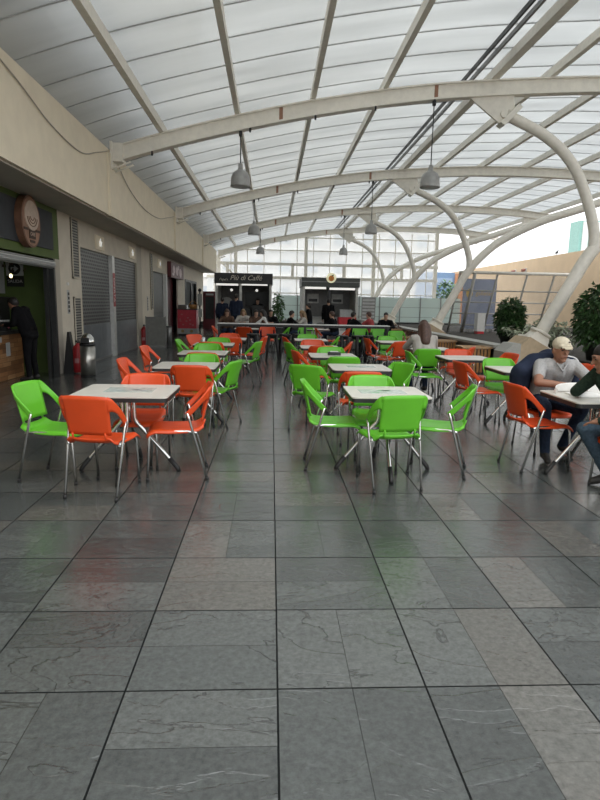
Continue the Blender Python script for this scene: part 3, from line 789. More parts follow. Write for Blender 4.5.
# vents, switches on the first pillar
VENT = stripes('vent_slats', (.30,.29,.26), (.03,.03,.03), 17, 2, .5, .3)
for y0, y1, z0, z1, lb in [(13.04,13.5,1.98,3.27,'tall louvred vent strip on the pillar right of the green cafe'), (13.04,13.5,.16,1.58,'lower louvred vent strip on the pillar right of the green cafe'), (21.25,21.62,1.2,3.2,'narrow louvred vent strip on the second pillar')]:
    t = thing('wall_vent', lb, 'vent', (WX,(y0+y1)/2,(z0+z1)/2)); h = (z1-z0)/2; w = (y1-y0)/2
    MB().box(0,.02,-w,w,-h,h).build('louvre', VENT, t)
    g = MB(); g.box(0,.035,-w,-w+.03,-h,h); g.box(0,.035,w-.03,w,-h,h); g.box(0,.035,-w,w,h-.03,h); g.box(0,.035,-w,w,-h,-h+.03); g.build('frame', WALLD, t)
t = thing('number_sign', 'narrow dark vertical sign strip on the first beige pillar', 'sign', (WX,12.72,1.5))
MB().box(0,.015,-.06,.06,-.28,.22).build('plate', PALE, t)
g = MB()
for k in range(5): g.box(.015,.02,-.045,.045,-.25+.09*k,-.19+.09*k)
g.build('mark', BLACK, t)
MB().box(0,.02,-.05,.05,.32,.38).build('switch', WHITE, t)
t = thing('number_sign', 'narrow dark vertical sign strip on the second beige pillar by the grey panel', 'sign', (WX,20.7,1.45))
MB().box(0,.015,-.06,.06,-.28,.22).build('plate', PALE, t)
g = MB()
for k in range(5): g.box(.015,.02,-.045,.045,-.25+.09*k,-.19+.09*k)
g.build('mark', BLACK, t)

# two roller shutters of the closed shop
PERF = perforated('perforated_shutter', (.15,.155,.152), (.012,.013,.013), 6.5, 12)
LOWP = mat('shutter_panel', (.20,.215,.225), .38, .5, var=.12, scale=5)
for y0, y1, lb in [(13.66,16.14,'closed grey perforated roller shutter next to the trash bin'), (16.4,19.2,'closed grey perforated roller shutter right of the red striped post')]:
    t = thing('roller_shutter', lb, 'shutter', (WX-.06,(y0+y1)/2,0)); w = (y1-y0)/2
    MB().box(-.03,.0,-w,w,.92,2.7).build('curtain', PERF, t)
    g = MB(); g.box(-.03,.01,-w,w,.02,.90); g.box(-.03,.02,-w,w,.86,.92); g.box(-.03,.02,-w,w,.42,.45); g.build('lower_panel', LOWP, t)
    MB().box(-.03,.03,-w,w,0,.05).build('bottom_bar', GREYM, t)
t = thing('shutter_post', 'pale metal post with red lettered strip between the two shutters', 'post', (WX,16.27,0))
MB().box(-.06,.04,-.12,.12,0,2.7).build('post', mat('post_metal', (.6,.6,.58), .4, .5), t)
MB().box(.04,.045,-.11,.11,1.35,2.25).build('strip', RED, t)
text('lettering', 'OFERTA', .18, (.047,0,1.8), (0,PI/2,0), WHITE, t, .001).rotation_euler = Matrix(((0,0,1),(0,1,0),(-1,0,0))).to_euler()
for y, z, lb in [(15.15,2.93,'small star shaped wall light above the shutter by the trash bin'), (18.55,2.97,'small star shaped wall light above the farther shutter'), (23.0,2.93,'small wall light above the grey door beyond the shutters')]:
    t = thing('wall_light', lb, 'lamp', (WX,y,z))
    MB().box(0,.03,-.36,.36,-.17,.17).build('plate', WALLC, t)
    g = MB(); n = 10; g.prism([((.13 if k%2 == 0 else .06)*cos(PI/2+2*PI*k/n), (.11 if k%2 == 0 else .05)*sin(PI/2+2*PI*k/n)) for k in range(n)], .03,.05,0,'x'); g.build('star', mat('star_lamp', (1,.98,.9), .4, emit=.25), t)

# trash bin, extinguishers, wedge
t = thing('trash_bin', 'chrome trash bin with domed lid beside the red fire extinguisher', 'trash bin', (-3.68,11.75,0))
MB().lathe([(.145,.0),(.145,.62)], n=28).build('body', mat('brushed_steel', (.40,.39,.36), .3, .9), t)
MB().lathe([(.152,.62),(.152,.66)], n=28).build('ring', BLACK, t)
MB().lathe([(.145,.66),(.142,.70),(.125,.77),(.09,.83),(.04,.865),(.005,.87)], n=28).build('lid', mat('polished_steel', (.6,.6,.58), .15, 1), t)
MB().prism([(-.08,.68),(.08,.68),(.07,.78),(-.07,.78)], -.153,-.105,0,'y').build('flap', DARKM, t)
MB().lathe([(.15,0),(.15,.025)], n=28).build('base', BLACK, t)
def extinguisher(loc, lb, r=.085, h=.44):
    t = thing('fire_extinguisher', lb, 'fire extinguisher', loc)
    MB().lathe([(r*.9,0),(r,.02),(r,h),(r*.8,h+.05),(r*.35,h+.09),(r*.3,h+.11)], n=20).build('cylinder', RED, t)
    MB().tube([(0,0,h+.1),(0,0,h+.16)], .022, 8).box(-.015,.015,-.09,.05,h+.14,h+.17).build('valve', BLACK, t)
    MB().tube(smooth_path([(0,.02,h+.13),(.09,.02,h+.1),(.12,.02,h-.05),(.1,.02,h-.22)], 5), .013, 6).build('hose', BLACK, t)
    MB().prism([(r*cos(a)*1.01, -r*sin(a)*1.01) for a in [PI*.35+PI*.3*k/8 for k in range(9)]]+[(0,0)], .2, .3).build('label', mat('label_pale', (.4,.2,.2), .5), t)
extinguisher((-4.02,12.2,0.02), 'red fire extinguisher standing on the floor behind the chrome bin', .1, .5)
extinguisher((-4.22,19.45,0.02), 'red fire extinguisher beside the grey free standing panel', .1, .55)
t = thing('floor_stand', 'dark narrow wedge shaped stand between the pillar and the red extinguisher', 'stand', (-4.2,12.25,0))
MB().prism([(-.13,0),(.13,0),(.02,.86),(-.02,.86)], -.07,.07,0,'y').build('wedge', BLACK, t)

# grey free standing panel, further doors
t = thing('partition_board', 'plain grey free standing panel by the second pillar', 'panel', (-3.8,19.3,0))
MB().box(-.31,.31,-.03,.03,.05,1.0).build('board', mat('panel_grey', (.16,.16,.145), .5), t)
g = MB(); g.box(-.31,.31,-.2,.2,0,.05); g.box(-.33,-.31,-.04,.04,0,1.02); g.box(.31,.33,-.04,.04,0,1.02); g.build('frame', GREYM, t)
t = thing('bollard', 'short grey post bin right of the grey panel', 'bin', (-3.42,19.6,0)); MB().lathe([(.09,0),(.09,.66),(.06,.7)], n=16).build('body', GREYM, t); MB().lathe([(.1,.66),(.1,.70)], n=16).build('rim', DARKM, t)
o = struct(MB().box(-4.52,-4.44,21.75,24.2,0,2.6).build('door_1', mat('door_grey', (.13,.135,.13), .5, .2)))
MB().box(-4.44,-4.42,21.9,24.05,.1,1.0).box(-4.44,-4.42,21.9,24.05,1.1,2.5).build('door_panel', mat('door_grey2', (.15,.155,.15), .5, .2), o)
struct(MB().box(-4.5,-4.3,24.2,24.4,0,2.6).build('trim_17', WHITE))
o = struct(MB().box(-4.72,-4.62,24.2,27.6,0,2.6).build('door_2', MAROON))
t = thing('poster', 'white bordered red poster on the maroon doorway beyond the grey panel', 'poster', (-4.615,25.3,1.15)); MB().box(0,.02,-.5,.5,-.55,.55).build('border', PALE, t); MB().box(.02,.025,-.36,.3,-.2,.42).build('print', RED, t)
t = thing('shop_sign', 'dark red shop sign with pale printed figures above the maroon doorway', 'sign', (-4.3,26.4,2.83)); 
MB().box(-.04,.12,-1.7,1.7,-.32,.32).build('box', mat('sign_red', (.10,.014,.02), .5), t)
g = MB(); random.seed(5)
for yy, zz, a, b in [(-1.0,.02,.28,.17),(-.2,.0,.33,.2),(.75,-.05,.35,.2),(.2,.15,.2,.1),(-1.2,-.18,.25,.06)]: oval(g, a, b, .12,.128, yy, zz, 18)
g.build('print', mat('sign_print', (.55,.42,.42), .5, var=.4, scale=8), t)
o = struct(MB().box(-4.55,-4.45,29.6,34.0,1.2,2.62).build('window_1', mat('dark_glass', (.04,.046,.044), .5, spec=.2)))
g = MB(); g.box(-4.4,-4.32,29.6,29.75,1.2,2.62); g.box(-4.4,-4.32,33.85,34.0,1.2,2.62); g.box(-4.4,-4.32,29.6,34.0,2.5,2.62); g.box(-4.4,-4.32,31.7,31.85,1.2,2.6); g.build('window_frame', DARKM, o)
t = thing('display_counter', 'red printed display counter with white base in front of the shops', 'counter', (-3.78,26.6,0))
MB().box(-.42,.42,-.35,.35,.32,1.15).build('front', mat('display_red', (.50,.03,.05), .4), t); MB().box(-.43,.43,-.36,.36,.08,.32).build('base', PALE, t); MB().box(-.40,.40,-.33,.33,0,.08).build('plinth', BLACK, t)
MB().box(-.45,.45,-.38,.38,1.15,1.19).build('countertop', DARKM, t)
random.seed(9)
for k in range(9):
    px = random.uniform(-.36,.28); pz = random.uniform(.4,1.0); MB().box(px,px+.08,-.355,-.35,pz,pz+.05).build('print', mat('red_print', (.48,.14,.14), .5), t)
g = MB()
for px in (-.2,.2): g.prism([(px+.07*cos(2*PI*k/14),.2+.07*sin(2*PI*k/14)) for k in range(14)], -.366,-.36,0,'y')
g.build('badge', mat('gold_badge', (.3,.22,.08), .5), t)
t = thing('wicker_basket', 'brown basket on top of the red display counter', 'basket', (-3.55,26.6,1.19)); MB().lathe([(.16,0),(.2,.2),(.19,.2),(.15,.02)], n=18).build('bowl', WOOD, t); MB().tube(smooth_path([(-.19,0,.2),(0,0,.36),(.19,0,.2)],6), .012, 6).build('handle', WOOD, t)
t = thing('food_tray', 'dark glass food tray on top of the red display counter', 'tray', (-4.0,26.6,1.19)); MB().rbox(-.19,.19,-.25,.25,0,.16,.04).build('case', mat('tray_glass', (.12,.11,.09), .15), t); MB().box(-.2,.2,-.26,.26,.16,.18).build('lid', GREYM, t)
t = thing('vending_cabinet', 'maroon cabinet with dark glass front at the far end of the shops', 'cabinet', (-3.5,34,0))
MB().box(-.42,.30,-.4,.4,.0,2.1).build('body', MAROON, t); MB().box(-.28,.2,-.42,-.4,.55,1.8).build('glass', mat('cabinet_glass', (.03,.035,.035), .1), t); MB().box(-.25,.18,-.425,-.4,1.88,1.98).build('header', PALE, t)
t = thing('white_notice_stand', 'white notices on a dark post beside the maroon cabinet', 'notice', (-4.02,33,0)); MB().tube([(0,0,0),(0,0,2.1)], .04, 8).build('post', DARKM, t); MB().ell((0,0,2.15),(.1,.1,.1)).build('cap', BLACK, t)
MB().box(-.13,.13,-.05,-.03,1.3,1.95).box(-.13,.13,-.05,-.03,.65,1.1).build('sheet', PALE, t)
struct(MB().box(-4.3,-1.6,34.6,37,0,.16).box(-4.3,-1.6,35.2,37,.16,.32).build('steps', mat('step_stone', (.09,.09,.085), .7)))

# ------------------------------------------------------------------ kiosks
KD = mat('kiosk_black', (.022,.022,.024), .5); KI = mat('kiosk_inside', (.12,.115,.11), .7); KW = mat('kiosk_white', (.55,.55,.52), .5); KG = mat('kiosk_green', (.045,.052,.046), .45)
LIT = mat('light_strip', (1,.98,.92), .4, emit=.5)
t = thing('coffee_kiosk', 'black coffee kiosk with script sign and white pillars beyond the long counter', 'kiosk', (-1.2,25,0))
g = MB(); g.box(-1.2,1.2,2.1,2.2,0,2.7); g.box(-1.2,-1.1,0,2.2,0,2.3); g.box(1.1,1.2,0,2.2,0,2.3); g.build('shell', KW, t)
MB().box(-1.1,1.1,1.9,2.1,0,2.3).box(-1.08,1.08,.1,2.1,2.28,2.34).build('inner_wall', KI, t)
MB().box(-1.22,1.24,-.12,2.2,2.30,2.74).build('fascia', KD, t)
text('lettering', 'Più di Caffé', .29, (.1,-.13,2.54), (PI/2,0,0), mat('sign_letter', (.62,.58,.48), .5), t, .006, .35)
text('small_lettering', "Pepe's", .14, (-.84,-.13,2.47), (PI/2,0,0), MATS['sign_letter'], t, .004, .35)
MB().box(-1.15,-.22,-.06,.0,2.22,2.30).box(-.08,1.02,-.06,.0,2.24,2.30).build('light_strip', LIT, t)
MB().box(-.17,-.07,-.02,.1,0,2.3).build('pillar', KW, t)
MB().box(-.07,1.1,-.05,.5,.0,.78).build('counter_front', KI, t); MB().box(-.1,1.12,-.15,.55,.78,.88).build('countertop', KW, t)
for x in (-.55,.55): MB().ell((x,.6,2.05),(.06,.06,.06)).build('lamp', LIT, t)
MB().box(.35,.85,.7,1.1,.9,1.4).box(.0,.25,.8,1.1,.9,1.25).build('coffee_machine', DARKM, t)
MB().box(.0,1.05,1.86,1.9,1.35,2.0).build('menu_board', DARKM, t); MB().lathe([(.3,0),(.3,.02)], (0,0,0), 24).build('round_sign', PALE, t)
o = sub_objects(t)[-1]; o.rotation_euler = (PI/2,0,0); o.location = (-.85,1.85,1.45)
t = thing('juice_kiosk', 'dark green kiosk with round orange fruit sign on its roof edge', 'kiosk', (2.52,25,0))
g = MB(); g.box(-1.2,1.2,2.1,2.2,0,2.6); g.box(-1.2,-1.1,0,2.2,0,2.3); g.box(1.1,1.2,0,2.2,0,2.3); g.build('shell', KW, t)
MB().box(-1.1,1.1,1.9,2.1,0,2.3).box(-1.08,1.08,.1,2.1,2.24,2.30).build('inner_wall', mat('kiosk_inside_pale', (.22,.22,.215), .6), t)
MB().box(-1.24,1.24,-.12,2.2,2.24,2.62).build('fascia', KG, t)
MB().box(-1.24,1.24,-.14,-.12,2.44,2.47).build('trim', GREYM, t)
MB().box(-1.1,-.2,-.06,.0,2.15,2.24).box(-.05,1.05,-.06,.0,2.13,2.22).build('light_strip', LIT, t)
MB().box(-.12,.02,-.04,.1,.0,2.25).build('pillar', KD, t)
MB().box(-1.1,1.1,-.05,.5,.0,.92).build('counter_front', KW, t); MB().box(-1.15,1.15,-.12,.55,.92,.97).build('countertop', PALE, t)
g = MB(); g.prism([(.21*cos(2*PI*k/28),2.62+.21*sin(2*PI*k/28)) for k in range(28)], -.2,-.14,0,'y'); g.build('round_sign', mat('sign_cream', (.95,.88,.6), .5, emit=.25), t)
g = MB(); g.prism([(.12*cos(2*PI*k/24),2.60+.12*sin(2*PI*k/24)) for k in range(24)], -.21,-.2,0,'y'); g.build('fruit', mat('fruit_orange', (.75,.28,.04), .5), t)
g = MB(); g.prism([(0,2.70),(.06,2.76),(.12,2.74),(.05,2.69)], -.212,-.2,0,'y'); g.build('leaf', LEAF2, t)
g = MB(); g.prism([(-.42+.24*cos(2*PI*k/24),.5+.24*sin(2*PI*k/24)) for k in range(24)], -.06,-.05,0,'y'); g.build('round_emblem', GREYM, t)
g = MB(); g.prism([(-.42+.15*cos(2*PI*k/24),.5+.15*sin(2*PI*k/24)) for k in range(24)], -.066,-.06,0,'y'); g.build('emblem_centre', mat('emblem', (.4,.25,.2), .5), t)
for x in (-.62,.5):
    MB().box(x-.26,x+.26,1.8,1.86,1.55,1.98).build('menu_board', KW, t); MB().box(x-.2,x+.2,1.79,1.8,1.62,1.75).build('menu_mark', DARKM, t)
MB().box(.45,1.0,.2,.5,.97,1.3).build('showcase', PALE, t)
t = thing('cooler_box', 'red and white ice cream cooler box in front of the juice kiosk', 'cooler', (3.15,24.2,0))
MB().box(-.35,.35,-.3,.3,0,1.0).build('body', WHITE, t); MB().box(-.36,.36,-.31,.31,.70,1.0).build('band', mat('cooler_red', (.55,.02,.03), .5), t); MB().box(-.3,.3,-.32,-.31,.45,.68).build('print', PALE, t)
t = thing('notice_frame', 'grey lattice board standing right of the juice kiosk', 'board', (4.15,24.8,0))
g = MB(); g.box(-.3,.3,-.02,.02,.9,1.85); g.build('board', GREYM, t)
g = MB()
for k in range(6): g.box(-.26,.26,-.03,-.02,.98+.14*k,1.06+.14*k)
g.box(-.28,-.24,-.02,.02,0,.9); g.box(.24,.28,-.02,.02,0,.9); g.build('sheet', PALE, t)

# ------------------------------------------------------------------ far glass facade
FY = 40.2
o = struct(MB().box(-4.4,11.4,FY,FY+.02,.1,6.5).build('window_2', GLASS))
g = MB()
for x in (-3.6,-2.45,2.3,6.95,11.25): g.box(x-.11,x+.11,FY-.25,FY-.03,0,zt(max(-3.5,min(x,11)))-.1)
for z in (3.22,4.12): g.box(-4.4,11.4,FY-.3,FY-.08,z-.09,z+.09)
for z in (2.2,5.05,5.9): g.box(-4.4,11.4,FY-.1,FY-.03,z-.035,z+.035)
x = -3.9
while x < 11: g.box(x-.025,x+.025,FY-.07,FY-.02,0,min(6.3,zt(max(-3.4,x)))); x += 1.12
for x in (-3.0,1.4,4.9,8.9): g.box(x-.09,x+.09,FY-.26,FY-.1,3.22,4.12)
g.tube([(-3.9,FY-.2,4.6),(-2.5,FY-.2,3.3)], .05, 8); g.tube([(8.2,FY-.2,4.1),(8.6,FY-.2,3.3)], .05, 8); g.tube([(-2.0,FY-.2,5.0),(1.5,FY-.2,6.1)], .04, 8)
g.build('window_frame', STEEL, o)
t = thing('glass_fence', 'row of frosted greenish glass fence panels at the far end of the hall', 'fence', (0,36,0))
for k in range(9):
    x = .32+1.28*k
    MB().box(x+.03,x+1.25,-.01,.01,.22,2.0).build('panel', FROST, t); MB().box(x-.03,x+.03,-.04,.04,0,2.05).build('post', GREYM, t)
g = MB()
for z in (.8,1.4): g.box(.3,11.9,-.02,-.011,z-.012,z+.012)
g.build('rail', GREYM, t)
struct(MB().box(.3,11.6,34.6,35.6,0,.5).build('trim_18', DARKM))

# buildings outside
t = thing('apartment_building', 'pale apartment block with rows of windows outside the glass facade', 'building', (4.5,66,0))
MB().box(-14,14.2,0,12,-.2,26).build('wall', mat('far_concrete', (.62,.60,.57), .9, scale=.6), t)
wd = mat('far_window', (.40,.43,.45), .3)
w0 = MB().box(-.65,.65,-.03,.05,0,1.25).mesh('window', wd)
for r in range(8):
    for c in range(9):
        o = bpy.data.objects.new('window', w0); COL.objects.link(o); o.parent = t; o.location = (-12.4+3.1*c, 0, 2.0+3.0*r)
g = MB()
for r in range(8): g.box(-14,14.2,-.25,0,1.2+3*r,1.45+3*r)
g.build('ledge', mat('far_ledge', (.7,.69,.66), .9), t)
t = thing('glass_tower', 'green glass building behind the tan wall', 'building', (35.2,60,0))
MB().box(-3.5,6,0,2,-.2,10.5).build('facade', mat('green_glass', (.22,.42,.37), .2), t)
g = MB()
for k in range(6): g.box(-3.2+1.6*k,-2.6+1.6*k,-.1,0,0,10.4)
g.build('mullion', WHITE, t)
t = thing('office_building', 'small blue and orange building beside the far glass facade', 'building', (15.2,52,0)); MB().box(-1.3,1.2,0,4,-.2,4.5).build('wall', mat('blue_wall', (.16,.26,.42), .5), t); MB().box(1.2,2.0,-.2,4,-.2,4.4).build('column', mat('orange_wall', (.45,.22,.12), .7), t)
MB().box(-1.1,1.0,-.05,0,2.2,2.8).box(-1.1,1.0,-.05,0,3.4,4.0).build('window', mat('blue_glass', (.3,.4,.55), .2), t)

# leaning glazed screen with a sign behind it
t = thing('glazed_screen', 'white framed glazed screen leaning forward in front of the tan wall', 'screen', (0,24.6,0))
def lean(x, z): return (x, -.5*(z-1.3), z)
g = MB()
for x in (7.72,8.35,9.3,10.55,11.7,12.35): g.tube([lean(x,.35), lean(x,2.95)], .045 if x not in (8.35,) else .07, 6)
for z in (.75,1.25,1.72,2.2): g.tube([lean(7.72,z), lean(12.35,z)], .03, 6)
g.build('mullion', mat('screen_grey', (.42,.41,.38), .5), t)
g = MB(); g.tube([lean(7.72,2.92), lean(12.4,2.92)], .07, 6); g.build('top_rail', STEEL, t); MB().tube([lean(7.72,.35), lean(12.35,.35)], .06, 6).build('bottom_rail', STEEL, t)
g = MB(); g.add([lean(7.72,.35), lean(12.35,.35), lean(12.35,2.92), lean(7.72,2.92)], [(0,1,2,3)]); g.add([tuple(Vector(lean(x,z))+Vector((0,.012,.005))) for x,z in ((7.72,.35),(12.35,.35),(12.35,2.92),(7.72,2.92))], [(3,2,1,0)])
g.build('pane', sheet_mat('screen_glass', (.99,.99,.99), .94, .5, .02), t)
t = thing('blue_sign', 'blue grey sign panel with gold emblem and letters behind the leaning screen', 'sign', (9.25,25.6,0))
MB().box(-.75,.75,0,.08,.55,2.75).build('panel', mat('blue_panel', (.26,.30,.42), .45), t); g = MB(); g.box(-.7,-.64,.08,.16,0,.7); g.box(.64,.7,.08,.16,0,.7); g.build('leg', GREYM, t)
g = MB(); g.prism([(-.47+.15*cos(2*PI*k/18),2.12+.2*sin(2*PI*k/18)) for k in range(18)], -.02,0,0,'y'); g.build('emblem', mat('gold', (.62,.40,.07), .4), t)
text('lettering', 'galletas', .27, (.2,-.005,2.12), (PI/2,0,0), MATS['gold'], t, .006, .1)
t = thing('white_locker', 'white cabinet with red foot behind the leaning screen', 'cabinet', (8.75,24.0,.42)); MB().box(-.16,.16,-.2,.2,.1,.85).build('body', WHITE, t); MB().box(-.13,.13,-.21,.2,0,.1).build('foot', MATS['cooler_red'], t)
for k, (y, lb) in enumerate([(41.5,'small reddish spot lamp on the tan wall, farther of two'), (39.8,'small reddish spot lamp on the tan wall, nearer of two')]):
    t = thing('wall_lamp', lb, 'lamp', (17.48,y,4.1)); MB().box(-.04,.02,-.14,.14,-.12,.12).build('plate', WHITE, t); MB().tube([(-.03,0,0),(-.28,0,-.05)], .1, 10).build('shade', mat('rust_red', (.28,.11,.08), .6), t)
t = thing('bird', 'small dark bird perched on top of the tan wall', 'bird', (17.6,35.8,4.78))
g = MB(); g.ell((0,0,.16),(.07,.14,.08)); g.ell((0,-.13,.25),(.042,.055,.042)); g.tube([(0,.06,.15),(0,.28,.10)], [.045,.014], 8); g.tube([(.02,0,.10),(.02,0,0)], .008, 6); g.tube([(-.02,0,.10),(-.02,0,0)], .008, 6); g.tube([(0,-.18,.25),(0,-.23,.245)], [.016,.003], 6); g.build('body', mat('bird_grey', (.06,.065,.07), .7), t)

# ------------------------------------------------------------------ planting bed, planters, plants
struct(MB().box(5.15,5.5,13.05,35.5,0,.61).box(7.0,17.5,8.6,9.0,0,.5).build('planter_wall', GRANITE))
struct(MB().box(5.12,5.52,13.0,35.5,.61,.67).build('planter_coping', LTGRAN))
struct(MB().box(6.7,7.0,5.0,11.4,0,.46).build('planter_wall_near', GRANITE)); struct(MB().box(6.66,7.04,5.0,11.4,.46,.52).build('planter_coping_near', LTGRAN))
struct(MB().box(7.04,17.5,5.0,8.6,0,.44).build('planter_soil_near', SOIL))
t = thing('granite_block', 'light grey granite block against the nearest column pedestal', 'block', (5.30,12.6,0)); MB().prism([(-.22,0),(.14,0),(.14,.76),(-.02,.76),(-.22,.58)], -.3,.3,0,'y').build('block', LTGRAN, t)
def wooden_planter(x, y, w, d, h, lb, plant=None):
    t = thing('wooden_planter', lb, 'planter', (x,y,0), 0, 'slatted wooden planter boxes')
    g = MB(); n = int(w/.075)
    for k in range(n): xx = -w/2+w*(k+.5)/n; g.box(xx-.026,xx+.026,-d/2,-d/2+.025,.02,h-.04); g.box(xx-.026,xx+.026,d/2-.025,d/2,.02,h-.04)
    n = int(d/.075)
    for k in range(n): yy = -d/2+d*(k+.5)/n; g.box(-w/2,-w/2+.025,yy-.026,yy+.026,.02,h-.04); g.box(w/2-.025,w/2,yy-.026,yy+.026,.02,h-.04)
    g.build('slat', WOOD, t)
    g = MB(); g.box(-w/2-.03,w/2+.03,-d/2-.03,-d/2+.06,h-.04,h); g.box(-w/2-.03,w/2+.03,d/2-.06,d/2+.03,h-.04,h); g.box(-w/2-.03,-w/2+.06,-d/2+.06,d/2-.06,h-.04,h); g.box(w/2-.06,w/2+.03,-d/2+.06,d/2-.06,h-.04,h); g.build('rim', mat('rim_wood', (.45,.28,.14), .5), t)
    MB().box(-w/2+.03,w/2-.03,-d/2+.03,d/2-.03,0,h-.06).build('liner', DARKM, t)
    if plant:
        g = MB(); leaves(g, (0,0,h+.02), (w*.45,d*.45,.16), 160, .10, .035, 2); g.build('foliage', plant, t)
def leaves(g, c, r, n, L, w, seed, droop=.3, shell=False):
    rd = random.Random(seed)
    for _ in range(n):
        while True:
            p = Vector((rd.uniform(-1,1), rd.uniform(-1,1), rd.uniform(-1,1)))
            if p.length <= 1 and (not shell or p.length > .55): break
        q = Vector((p.x*r[0], p.y*r[1], p.z*r[2]))+Vector(c)
        d = Vector((p.x+rd.uniform(-.7,.7), p.y+rd.uniform(-.7,.7), p.z*.5+rd.uniform(-.6,.4)-droop)).normalized()
        s = d.cross(Vector((rd.uniform(-1,1), rd.uniform(-1,1), 1))).normalized(); u = s.cross(d)
        l = L*rd.uniform(.7,1.25); ww = w*rd.uniform(.7,1.2)
        g.add([q, q+d*l*.45+s*ww+u*.01, q+d*l-u*.02, q+d*l*.45-s*ww+u*.01], [(0,1,2,3)])
wooden_planter(4.78,13.4,.66,.5,.62,'slatted orange wooden planter box nearest the pedestal, beside the granite ledge')
wooden_planter(4.80,16.0,.62,.5,.6,'slatted orange wooden planter box second from the pedestal')
wooden_planter(4.45,18.6,.75,.5,.55,'wooden planter box with dry brown plants, left of the woman', LEAFB)
wooden_planter(4.75,22.6,.75,.5,.62,'wooden planter box with dry brown plants farthest along the ledge', LEAFB)
def bush(x, y, z0, r, hz, lb, name='potted_ficus', n=1500, m=None, L=.13, w=.035, pot=True, seed=1, cat='plant'):
    t = thing(name, lb, cat, (x,y,z0))
    if pot: MB().lathe([(.2,0),(.26,.34),(.28,.34),(.28,.38),(.23,.38),(.23,.3)], n=20).build('pot', DARKM, t)
    g = MB(); rd = random.Random(seed)
    for k in range(7):
        a = 2*PI*k/7; g.tube(smooth_path([(.03*cos(a),.03*sin(a),.3 if pot else 0),(r*.2*cos(a),r*.2*sin(a),hz*.7),(r*.6*cos(a),r*.6*sin(a),hz+ r*.5)], 4), [.022]*9 if False else .014, 6)
    g.build('stem', BARK, t)
    g = MB(); leaves(g, (0,0,hz), (r,r,r*1.45), n, L, w, seed, .35); g.build('foliage', m or LEAF, t)
bush(6.95,16.6,.42,.40,.80,'dense dark green ficus bush on the planting bed, left of the nearest column', n=2200, seed=11)
bush(7.15,12.3,.42,.52,.92,'dense dark green ficus bush at the right edge, behind the person in green', n=2400, seed=12)
t = thing('variegated_plant', 'low spreading plant with pale grey leaves behind the nearest column', 'plant', (7.25,14.6,.42))
g = MB(); rd = random.Random(4); lf = MB()
for k in range(16):
    a = rd.uniform(0,2*PI); l = rd.uniform(.7,1.25); h = rd.uniform(.25,.75)
    pts = smooth_path([(0,0,0),(cos(a)*l*.45,sin(a)*l*.4,h*.75),(cos(a)*l,sin(a)*l*.8,h)], 5); g.tube(pts, .011, 5)
    for p in pts[3:]:
        leaves(lf, p, (.10,.10,.07), 9, .16, .03, rd.randint(0,9999), .2)
g.build('stem', BARK, t); lf.build('foliage', LEAFV, t)
t = thing('potted_tree', 'slender green potted tree beside the dark coffee kiosk', 'plant', (.28,24.7,0))
MB().box(-.22,.22,-.2,.2,0,.5).build('pot', DARKM, t); MB().tube([(0,0,.5),(0,0,1.7)], .02, 6).build('stem', BARK, t)
g = MB(); leaves(g, (0,0,1.35), (.22,.22,.62), 420, .13, .04, 8, .1); g.build('foliage', LEAF2, t)
t = thing('planter_trough', 'long dark trough behind the seated people, between the two kiosks', 'planter', (.85,25.6,0)); MB().box(-.5,.35,-.2,.2,0,.75).build('trough', DARKM, t); g = MB(); leaves(g, (-.05,0,.78), (.4,.18,.08), 60, .1, .03, 3); g.build('foliage', LEAFB, t)
t = thing('outdoor_tree', 'pale green tree outside the far glass facade', 'tree', (14.2,47,0)); MB().tube([(0,0,0),(0,0,2.2)], .1, 8).build('trunk', BARK, t); g = MB(); leaves(g, (0,0,1.9), (.9,.9,1.7), 700, .3, .1, 21, .1); g.build('foliage', LEAF2, t)

